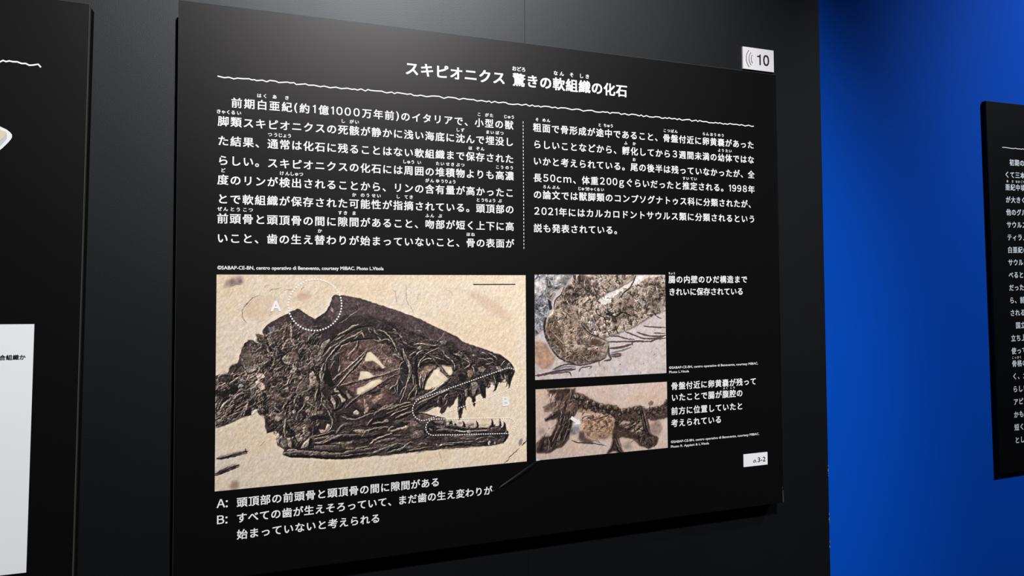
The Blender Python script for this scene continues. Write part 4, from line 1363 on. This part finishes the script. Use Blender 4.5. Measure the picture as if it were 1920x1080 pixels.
PROG_PELVIS = '''
P e 3 3 1 .5 1 2|66 3 263 6 263 34 309 42 343 60 378 82 418 106 465 119 494 116 536 134 577 153 638 151 711 137 760 164 809 157 872 150 923 104 922 229 820 244 771 230 783 284 794 328 844 353 837 396 781 418 708 391 659 344 587 328 563 332 592 429 550 428 538 414 515 417 467 431 503 390 515 349 510 296 535 224 517 191 458 171 377 155 308 141 273 144 250 183 227 264 215 315 169 357 130 364 97 382 80 388 3 379 4 318 42 286 92 285 131 216 149 176 65 196 65 171 132 134 171 116 183 81 138 73 116 41
P m 2 3 .9 .5 1 2|44 108 94 86 133 78 183 76 183 117 132 134 93 142 54 134
P q 1 2 .9 .4 .8 2|66 38 105 25 116 77 77 75
P q 1 2 .9 .4 .8 2|99 40 133 27 144 63 110 61
P d 2 2 .9 .4 1 1|122 52 144 33 166 54 161 75 133 78
P d 2 2 .9 .4 1 3|155 131 200 128 182 199 148 289 108 337 92 315 131 237
P e 2 2 .9 .4 1 3|199 164 250 163 238 244 215 304 158 356 141 350 181 271
P m 2 2 .8 .4 1 3|206 77 234 58 262 91 262 143 239 157 199 149
P d 2 2 .8 .4 1 4|4 323 59 292 103 296 91 366 75 385 3 374
N 5 .8 -70 2.2 .6|66 3 263 6 262 143 227 274 130 364 3 379 4 318 131 216
B 9.3 8.1 u 1.6 3 .7|177 137 159 218 131 288 108 327
B 9.3 8.1 b 1.6 3 .7|194 169 182 240 153 300 136 344
B 9.3 8.1 d 1.6 3 .7|233 167 221 233 198 293 175 342
L 3.5 3.5 k .9 1 0|188 153 176 230 136 308
L 3.5 3.5 k .9 1 0|216 171 204 242 170 311
L 3.5 2.3 k .9 1 0|223 42 217 68 200 87 194 149
L 1.9 1.6 l .8 .5 .2|229 6 234 38 223 73
L 2.3 2.3 l .7 .5 .2|130 349 147 330 159 290
L 2.3 2.3 l .7 .5 .2|81 294 86 335 75 380
B 8.1 7.0 e 1.5 3 .7|65 186 98 168 138 150
L 3.5 2.3 k .9 1 0|62 176 65 196
P f 2 3 1 .5 1 4|307 208 353 180 400 173 458 187 505 190 529 223 522 286 504 327 457 334 375 327 329 303 312 260
P f 2 3 .8 .4 1 4|318 261 375 280 434 264 493 252 510 296 480 330 387 328 335 309
P q 1 2 .7 .3 .8 3|261 179 307 167 353 175 319 198 307 229 261 225
P n 1 2 .8 .4 .8 3|238 244 284 237 295 280 260 287 226 295
P a 2 2 .9 .4 1 3|289 274 318 271 329 313 386 339 380 359 317 349 283 325
P w 1 2 .8 .3 .8 2|232 306 266 303 277 330 249 328
N 5 .6 -20 1.4 .5 f|307 208 400 173 505 190 522 286 457 334 329 303
L 3.5 2.3 k .9 1 .2|237 324 271 340 317 346 375 353 427 365 474 377
L 1.9 1.6 d .8 1 .2|363 332 398 340 445 364
L 1.6 1.6 d .8 1 .2|398 329 433 353
L 2.3 2.3 l .8 .5 .1|439 338 474 351 491 378
L 3.5 2.3 d .8 1 .1|307 208 319 188 365 181
L 3.5 2.8 k .9 1 0|376 213 417 205 470 193 500 185
L 2.8 2.3 k .9 1 0|342 190 376 202
L 2.8 2.3 k .8 1 0|428 274 452 260 475 241
L 2.3 2.3 l .8 .5 0|352 279 399 282 428 264 451 270
L 2.3 2.3 l .8 .5 .2|318 261 329 293 364 316 410 330
L 3.5 2.3 k .9 1 0|470 219 481 252 481 283
L 2.8 2.3 l .7 1 0|336 179 341 210 318 224
L 3.5 2.3 k .8 1 .2|307 177 331 152 354 144
L 2.3 2.3 w .8 .5 0|308 141 331 137 336 148
P f 2 2 .9 .4 .8 1|279 134 319 131 365 144 377 166 336 163 279 154
L 3.0 3.0 w .8 .5 0|388 177 400 188 411 179
P k 3 2 1 .5 1 1|377 124 418 127 423 153 394 162
L 2.8 2.8 k .9 1 0|274 76 308 94 319 126 377 140
L 20.9 20.9 k .8 0 0|271 47 273 76
B 17.4 17.4 m 1.5 2 .5|270 43 273 70
L 20.9 20.9 k .8 0 0|311 57 313 86
B 17.4 17.4 m 1.5 2 .5|310 53 313 81
L 19.7 19.7 k .8 0 0|346 90 348 119
B 16.2 16.2 m 1.5 2 .5|344 87 347 114
L 19.7 19.7 k .8 0 0|392 101 394 130
B 16.2 16.2 m 1.5 2 .5|390 97 393 125
L 16.2 16.2 k .8 0 0|400 132 402 162
B 12.8 12.8 m 1.5 2 .5|399 129 402 157
L 19.7 19.7 k .8 0 0|441 117 443 146
B 16.2 16.2 m 1.5 2 .5|440 113 443 141
L 18.5 18.5 k .8 0 0|494 128 496 157
B 15.1 15.1 m 1.5 2 .5|493 125 496 152
L 18.5 18.5 k .8 0 0|545 136 547 166
B 15.1 15.1 m 1.5 2 .5|543 133 546 161
L 18.5 18.5 k .8 0 0|595 161 597 191
B 15.1 15.1 m 1.5 2 .5|594 157 597 185
L 18.5 18.5 k .8 0 0|638 155 640 185
B 15.1 15.1 m 1.5 2 .5|636 152 639 180
L 18.5 18.5 k .8 0 0|689 148 691 178
B 15.1 15.1 m 1.5 2 .5|688 145 691 173
L 15.1 15.1 k .8 0 0|716 177 719 207
B 11.6 11.6 m 1.5 2 .5|715 173 718 201
L 17.4 17.4 k .8 0 0|784 167 786 198
B 13.9 13.9 m 1.5 2 .5|783 164 786 192
L 16.2 16.2 k .8 0 0|821 183 823 214
B 12.8 12.8 m 1.5 2 .5|820 180 823 208
L 16.2 16.2 k .8 0 0|840 158 842 188
B 12.8 12.8 m 1.5 2 .5|839 154 842 183
L 16.2 16.2 k .8 0 0|884 155 886 185
B 12.8 12.8 m 1.5 2 .5|882 152 886 180
L 16.2 16.2 k .8 0 0|910 121 912 152
B 12.8 12.8 m 1.5 2 .5|908 118 912 146
L 16.2 16.2 k .8 0 0|297 87 299 116
B 12.8 12.8 m 1.5 2 .5|295 84 298 111
L 16.2 16.2 k .8 0 0|337 115 339 145
B 12.8 12.8 m 1.5 2 .5|335 112 338 139
L 16.2 16.2 k .8 0 0|459 152 461 181
B 12.8 12.8 m 1.5 2 .5|457 149 460 176
L 16.2 16.2 k .8 0 0|518 164 520 193
B 12.8 12.8 m 1.5 2 .5|516 160 519 188
L 16.2 16.2 k .8 0 0|571 183 573 213
B 12.8 12.8 m 1.5 2 .5|569 180 573 207
S 90 17 30 60 3.9 dtkbmktk 1|263 70 343 96 424 143 518 165 637 167 717 151 922 164 921 218 777 219 637 210 529 202 458 171 377 155 285 124
P q 1 2 .95 .3 .6 2|553 230 625 230 722 258 746 281 672 308 612 282 564 258
P w 1 2 .9 .3 .6 2|666 302 715 279 733 281 727 312 684 314
P w 1 2 .9 .3 .6 2|710 236 734 222 734 259 715 253
B 5.8 4.6 k 1.3 3 .5|535 240 576 269 624 283 673 265 716 236
B 5.8 4.6 d 1.3 3 .5|540 266 600 260 648 253 697 225
B 4.6 4.6 d 1.3 3 .5|624 294 648 258 673 223
B 4.6 4.6 k 1.3 3 .5|552 251 589 228
B 4.6 4.6 d 1.3 3 .5|654 317 697 289 734 270
S 46 22 -30 40 4.2 dkktm 1|535 224 637 210 734 227 770 283 757 336 666 318 552 310
B 11.6 10.4 d 1.5 3 .6|723 151 740 217 758 282 782 349
L 2.3 2.3 l .8 .5 .1|735 152 753 207 770 283 788 328
L 3.5 3.5 k .9 1 0|719 183 740 270 757 325
P e 2 2 .7 .4 1 2|516 275 588 270 660 307 714 343 665 350 587 328 534 329
B 10.4 9.3 d 1.5 3 .7|522 307 533 350 551 394 574 427
B 8.1 7.0 d 1.5 3 .7|528 329 515 380 485 425
L 2.3 2.3 l .7 .5 .1|533 335 551 378 574 422
L 2.3 2.3 l .7 .5 .1|551 331 569 374 592 418
P e 2 2 .9 .5 1 2|696 342 794 328 850 354 831 401 781 418 714 391
S 30 17 30 60 4.5 dtkmk 1|702 348 794 333 844 359 824 400 781 413 720 392
P m 1 3 .6 .4 1 5|796 253 858 241 882 291 856 344 807 329 783 295
P q 1 2 .9 .3 .6 2|533 413 544 420 550 433 526 431
P g 0 2 .6 .4 .6 5|593 366 647 359 659 403 622 416 586 392
P g 0 2 .6 .4 .6 5|10 243 54 236 64 272 20 274
P m 0 2 .8 .4 .8 1|779 128 797 113 816 125 809 146 785 150
L 2.3 2.3 t .6 .3 .3|390 41 401 73
L 2.3 2.3 t .6 .3 .3|874 9 892 31
L 2.3 2.3 u .7 .4 0|98 244 115 235
S 60 17 -60 40 3.4 tkq .6|105 61 263 19 262 153 226 305 130 359 9 374 81 284
S 40 15 20 60 3.1 tkq .6|307 208 400 178 505 195 522 286 457 334 329 303
S 60 15 40 60 3.4 tkq .6|263 45 343 75 424 122 518 149 638 156 717 145 922 153 921 229 777 230 637 220 529 213 458 177 377 161 285 124
S 40 17 -30 50 3.4 tkq .6|541 224 734 227 782 349 844 364 781 413 708 386 575 322
'''


def stone(pr, base, warm, scale, amp, seed, spots=60):
    X, Y = pr.X, pr.Y
    n = fbm(X / (60 * scale), Y / (60 * scale), 4, seed)
    c = np.array(base, np.float32) / 255
    g = (X / pr.W * warm[0] + (1 - Y / pr.H) * warm[1])[..., None]
    pr.c[:] = c * (0.94 + 0.07 * g) + np.array([0.0, -0.012, -0.03], np.float32) * ((n[..., None] - 0.5) * 4)
    pr.c *= 1 + (fbm(X / (6 * scale), Y / (8 * scale), 4, seed + 7)[..., None] - 0.5) * amp
    pr.c *= 1 + (fbm(X / 2.2, Y / 3.0, 2, seed + 13)[..., None] - 0.5) * 0.13
    pr.h += (fbm((X + Y * 0.5) / (7 * scale), (Y - X * 0.5) / (11 * scale), 3, seed + 3) - 0.5) * 1.5 * scale
    pr.flat[:] = 0.55
    rnd = random.Random(seed)
    for i in range(spots):
        x, y = rnd.uniform(0, pr.W), rnd.uniform(0, pr.H)
        a = rnd.uniform(-1.9, -0.4)
        l = rnd.uniform(1.5, 6) * scale
        pr.line([(x, y), (x + math.cos(a) * l, y + math.sin(a) * l)], rnd.uniform(0.8, 1.8), 0.8, rnd.choice('tuqr'), rnd.uniform(0.15, 0.45), 0.3, 0, i)


def halo(pr, outline, k):
    """makes the stone paler close round the outline of the bones"""
    w, m = pr.mask(np.array(outline, np.float32) * k)
    f = np.zeros((pr.H, pr.W), np.float32)
    f[w] = m
    b = blur(f, 9)
    pr.c *= (1 + 0.10 * np.clip(b * 2, 0, 1) * (1 - f))[..., None]


pr = Print(796, 518)
stone(pr, (228, 210, 187), (1.1, 0.4), 1.0, 0.12, 5, 110)
_ol = [int(t) for t in [l for l in PROG_SKULL.splitlines() if l.startswith('P d 2 1.6 1')][0].split('|')[1].split()]
halo(pr, list(zip(_ol[::2], _ol[1::2])), 0.5)
pr.run(PROG_SKULL, 0.5)
_w, _m = pr.mask(np.array(list(zip(_ol[::2], _ol[1::2])), np.float32) * 0.5)
_dark = _m * (pr.c[_w].mean(-1) < 0.62)
_x, _y = pr.X[_w], pr.Y[_w]
pr.h[_w] += ((1 - np.abs(fbm(_x / 4.5, _y / 4.5, 3, 61) - 0.5) * 5) * 0.55 + (fbm(_x / 9, _y / 9, 3, 63) - 0.5) * 3.0) * _dark
pr.c[_w] *= 1 + ((fbm(_x / 3.0, _y / 3.0, 3, 67)[..., None] - 0.5) * 1.1 * _dark[..., None])
pr.c[_w] += (pr.c[_w].mean(-1, keepdims=True) * np.array([1.04, 0.98, 0.97], np.float32) - pr.c[_w]) * 0.30 * _dark[..., None]
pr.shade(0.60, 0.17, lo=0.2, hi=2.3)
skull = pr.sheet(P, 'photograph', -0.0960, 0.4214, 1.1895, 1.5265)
skull['label'] = 'cream photograph of a dark dinosaur skull fossil'

pr = Print(460, 321)
stone(pr, (214, 202, 200), (0.5, 0.0), 1.3, 0.25, 15, 60)
pr.run(PROG_GUT, 0.5)
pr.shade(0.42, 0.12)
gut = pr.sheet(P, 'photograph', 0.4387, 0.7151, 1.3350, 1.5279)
gut['label'] = 'photograph of brown fossil gut folds on pale stone'

pr = Print(460, 214)
stone(pr, (214, 190, 177), (0.5, 0.5), 1.3, 0.18, 25, 60)
pr.run(PROG_PELVIS, 0.5)
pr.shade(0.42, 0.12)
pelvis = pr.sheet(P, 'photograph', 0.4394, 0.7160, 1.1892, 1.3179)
pelvis['label'] = 'pinkish photograph of fossil backbone and leg bones with a white arrow'


# printed marks on the photographs
def stadium(x0, z0, x1, z1, r):
    a = math.atan2(z1 - z0, x1 - x0)
    pts = []
    for cx, cz, s in ((x1, z1, -1), (x0, z0, 1)):
        for i in range(25):
            t = a + s * math.pi / 2 + math.pi * i / 24
            pts.append((cx + r * math.cos(t), cz + r * math.sin(t)))
    return pts + [pts[0]]


YM = -0.0009
ring = [(0.0528 + 0.0420 * math.cos(2 * math.pi * i / 96), 1.4770 + 0.0420 * math.sin(2 * math.pi * i / 96)) for i in range(97)]
V, F = dots(ring, 0.0046, 0.0028, 0.0027, YM)
P.part('dotted_circle', V, F, M_WHITE, skull)
V, F = dots(stadium(0.2325, 1.2955, 0.3875, 1.3400, 0.0193), 0.0043, 0.0027, 0.0019, YM)
P.part('dotted_outline', V, F, M_WHITE, skull)
V, F = dots(stadium(0.2500, 1.2635, 0.3855, 1.2563, 0.0138), 0.0043, 0.0027, 0.0019, YM - 0.0002)
P.part('dotted_outline', V, F, M_WHITE, skull)
P.latin('A', -0.0160, -0.0002, 1.4679, 0.03, YM, M_WHITE, 'letter_mark', 0.0164).parent = skull
P.latin('B', 0.3750, 0.3889, 1.2916, 0.03, YM, M_WHITE, 'letter_mark', 0.0164).parent = skull
V, F = box_vf(0.3218, 0.4013, YM, YM + 0.0003, 1.5093, 1.5108)
P.part('scale_bar', V, F, M_INK, skull)
ar = [(0.5112, 1.2650), (0.5234, 1.2563), (0.5264, 1.2590), (0.5287, 1.2484), (0.5144, 1.2485), (0.5186, 1.2519), (0.5077, 1.2596)]
P.part('arrow_mark', [(x, YM, z) for x, z in ar], [(6, 5, 1, 0), (1, 5, 4, 3), (1, 3, 2)], M_WHITE, pelvis)



# wrinkle in the film running down from the corner of the lower small photograph
def wrinkle(x0, z0, x1, z1, w, h):
    V, F = [], []
    N, K = 26, 9
    dx, dz = x1 - x0, z1 - z0
    l = math.hypot(dx, dz)
    nx, nz = -dz / l, dx / l
    for i in range(N + 1):
        t = i / N
        ww = w * (math.sin(math.pi * min(1, t * 1.15 + 0.06)) ** 0.5 if t < 0.9 else max(0.05, (1 - t) * 5)) * (1 - 0.35 * t)
        hh = h * math.sin(math.pi * (0.06 + 0.94 * t)) ** 0.7 if t < 1 else 0
        bow = 0.0026 * math.sin(math.pi * t)
        for k in range(K):
            a = k / (K - 1) * 2 - 1
            V.append((x0 + dx * t + nx * (a * ww + bow), -0.0003 - hh * (1 - a * a) ** 1.2, z0 + dz * t + nz * (a * ww + bow)))
    for i in range(N):
        for k in range(K - 1):
            p = i * K + k
            F.append((p, p + 1, p + K + 1, p + K))
    return V, F


V, F = wrinkle(0.4425, 1.1868, 0.3500, 1.1392, 0.0050, 0.0011)
P.part('film_wrinkle', V, F, M_BOARD, smooth=True)
V = [(0.4394, -0.0009, 1.1886), (0.4470, -0.0009, 1.1888), (0.4425, -0.0016, 1.1915), (0.4402, -0.0020, 1.1945), (0.4394, -0.0009, 1.1985)]
P.part('peeled_corner', V, [(0, 1, 2), (0, 2, 3), (0, 3, 4)], M_WHITE)
V, F = [], []
for a, b, c, d, zz in ((0.9925, 0.9932, 0.0, 0.0, 0),):
    pass
V = [(0.9905, -0.0004, 1.0815), (0.9916, -0.0004, 1.0822), (0.9919, -0.0004, 1.0860), (0.9909, -0.0004, 1.0850),
     (0.9914, -0.0004, 1.0540), (0.9936, -0.0004, 1.0538), (0.9926, -0.0004, 1.0790), (0.9912, -0.0004, 1.0775)]
P.part('edge_scuff', V, [(0, 1, 2, 3), (4, 5, 6, 7)], M_SCUFF)

# ------------------------------------------------------------------ audio guide plate above the panel
root = thing('audio_guide_plate', (0.9706, WY, 1.9705), 'small white plate with black sound waves and the number 10, above the panel corner', 'sign')
A = Board(root, 0.9706, 1.9705)
V, F = bevel_slab(0.9307, 1.0121, -0.0040, -0.0002, 1.9705, 2.0187, 0.0004)
A.part('plate', V, F, M_PLATE)
for r, x, hgt in ((0.0255, 0.9390, 0.0183), (0.0193, 0.9461, 0.0138), (0.0142, 0.9520, 0.0091)):
    zc = 1.9938
    a = math.asin(min(0.98, hgt / r))
    pts = [(x + r - r * math.cos(t), zc + r * math.sin(t)) for t in np.linspace(-a, a, 25)]
    V, F = ribbon(pts, 0.0013, -0.0044)
    A.part('sound_wave', V, F, M_INK)
V, F = [], []
for ch, xa, xb in (('1', 0.9673, 0.9770), ('0', 0.9832, 0.9991)):
    g, f = glyph(wide_form(ch), 0.022)
    ga, gb = min(p[0] for p in g), max(p[0] for p in g)
    ha, hb = min(p[1] for p in g), max(p[1] for p in g)
    n = len(V)
    if ch == '1':                                    # plain figure one: flag and stem, no foot
        V += [(xb - 0.0036, -0.0044, 1.9828), (xb, -0.0044, 1.9828), (xb, -0.0044, 2.0063), (xb - 0.0022, -0.0044, 2.0063),
              (xb - 0.0042, -0.0044, 2.0033), (xa, -0.0044, 2.0020), (xa, -0.0044, 1.9998), (xb - 0.0036, -0.0044, 2.0001)]
        F += [(n, n + 1, n + 2, n + 3, n + 7), (n + 3, n + 4, n + 7), (n + 4, n + 5, n + 6, n + 7)]
    else:
        V += [(xa + (p[0] - ga) / (gb - ga) * (xb - xa), -0.0044 + p[2], 1.9825 + (p[1] - ha) / (hb - ha) * 0.0240) for p in g]
        F += [tuple(n + i for i in q) for q in f]
A.part('number', V, F, M_INK)

# ------------------------------------------------------------------ channel sticker
root = thing('channel_sticker', (0.9236, 0, 1.1352), 'small white sticker reading ch.3-2 near the lower right corner of the panel', 'sticker')
A = Board(root, 0.9236, 1.1352)
V, F = box_vf(0.8937, 0.9536, -0.0010, 0.0, 1.1354, 1.1610)
A.part('label_base', V, F, M_PLATE)
A.latin('ch.', 0.9172, 0.9266, 1.1426, 0.012, -0.0013, M_INK, 'channel_text', 0.0066)
A.latin('3-2', 0.9287, 0.9484, 1.1428, 0.012, -0.0013, M_INK, 'channel_number', 0.0094)

# ------------------------------------------------------------------ neighbouring panel on the left
lx = -0.2790
root = thing('information_panel', (0, 0, 0), 'black panel cut off by the picture edge, with a white card and a bone drawing', 'information panel', roty=0.013)
LX0, LZ0, LZ1 = -1.4270, 1.0290, 1.9330
cxl = (LX0 + lx) / 2
L = Board(root, cxl, LZ0)
_piv = Vector((lx, 0, 1.51))
_loc = Vector((cxl, 0, LZ0)) - _piv
root.location = _piv + Matrix.Rotation(0.013, 3, 'Y') @ _loc
panel_body(L, LX0, lx, LZ0, LZ1)
pts = [(-0.3886 - 0.0058 * i, 1.8322 + (0.0010 if i % 2 else -0.0012) + 0.0004 * math.sin(i * 2.3)) for i in range(120)]
pts = [(-0.3386, 1.8290), (-0.3420, 1.8332), (-0.3485, 1.8311), (-0.3530, 1.8303), (-0.3575, 1.8324), (-0.3625, 1.8318), (-0.3680, 1.8336),
       (-0.3735, 1.8331), (-0.3775, 1.8338), (-0.3815, 1.8322), (-0.3850, 1.8335)] + pts
V, F = ribbon(pts, 0.0022)
L.part('torn_rule', V, F, M_WHITE)
CX, CZ0, CZ1 = -0.3362, 1.1000, 1.4535
V, F = box_vf(-0.9000, CX, -0.0006, 0.0, CZ0, CZ1)
card = L.part('white_card', V, F, M_CARD)
L.line('合組織か', -0.3772, -0.3453, 1.4062, 0.0078, 0.026, m=M_INK, y=-0.0010, name='card_text').parent = card
# tip of a bone drawing: pale outline, grey rim and cream core
def blob(pts, y, m, name, par=None):
    return L.part(name, [(x, y, z) for x, z in pts], [tuple(range(len(pts)))], m, par)


tip = [(-0.4600, 1.7700), (-0.3990, 1.7430), (-0.3855, 1.7372), (-0.3778, 1.7336), (-0.3735, 1.7300), (-0.3712, 1.7268), (-0.3710, 1.7232), (-0.3722, 1.7200),
       (-0.3760, 1.7142), (-0.3820, 1.7065), (-0.3895, 1.6985), (-0.4300, 1.6640), (-0.5000, 1.6300), (-0.5200, 1.7100)]
d = blob(tip, -0.0004, M_BONE_RIM, 'bone_drawing')
c0 = (-0.4300, 1.7130)
blob([(c0[0] + (x - c0[0]) * 0.90, c0[1] + (z - c0[1]) * 0.90) for x, z in tip], -0.0007, M_BONE_GREY, 'bone_shading', d)
blob([(-0.4800, 1.7380), (-0.3960, 1.7300), (-0.3850, 1.7312), (-0.3790, 1.7310), (-0.3772, 1.7290), (-0.3790, 1.7240), (-0.3835, 1.7180), (-0.3930, 1.7110), (-0.4500, 1.6800), (-0.4900, 1.6800)],
     -0.0010, M_BONE_CREAM, 'bone_core', d)

# ------------------------------------------------------------------ panel on the blue wall
RX, RZ0, RZ1, RY = 1.6622, 1.0406, 1.9649, WY + 0.0004 - 0.009
_th = -0.0120
root = thing('information_panel', (0, 0, 0), 'black text panel hanging on the bright blue wall', 'information panel', roty=_th)
RX1 = RX + 1.1485
cxr = (RX + RX1) / 2
_piv = Vector((RX, RY, 1.50))
_loc = Vector((cxr, RY, RZ0)) - _piv
root.location = _piv + Matrix.Rotation(_th, 3, 'Y') @ _loc
Q = Board(root, cxr, RZ0)
V, F = bevel_slab(RX, RX1, 0.0, 0.009, RZ0, RZ1, 0.0006)
Q.part('face_sheet', V, F, M_BOARD)
V, F = ribbon(torn_line(RX + 0.0520, RX + 1.09, 1.8503, 5, 0.0008, 0.008), 0.0019)
Q.part('torn_rule', V, F, M_WHITE)
RL = [('\u3000初期の', ()), ('くて三本', ()), ('亜紀中頃', (('亜', 'あ'), ('紀', 'き'), ('中', 'なか'), ('頃', 'ごろ'))), ('が大きく', ()), ('他のグル', ()), ('サウルス', ()),
      ('ティラノ', ()), ('白亜紀の', ()), ('サウルス', ()), ('べると', ()), ('だった。', ()), ('ら、前', ()), ('される', ()), ('\u3000国立', ()), ('立ち上', ()),
      ('使って', ()), ('骨格の', (('骨', 'こっ'), ('格', 'かく'))), ('く、カ', ()), ('らしい', ()), ('アピー', ()), ('かもし', ()), ('短く', ()), ('として', ())]
for i, (s, rb) in enumerate(RL):
    Q.line(s, RX + 0.0568, RX + 0.0568 + 0.0187 * len(s), 1.8137 - 0.03163 * i, EM * 1.018, 0.022, rb)

COL.objects.unlink(_fo)
bpy.data.objects.remove(_fo)
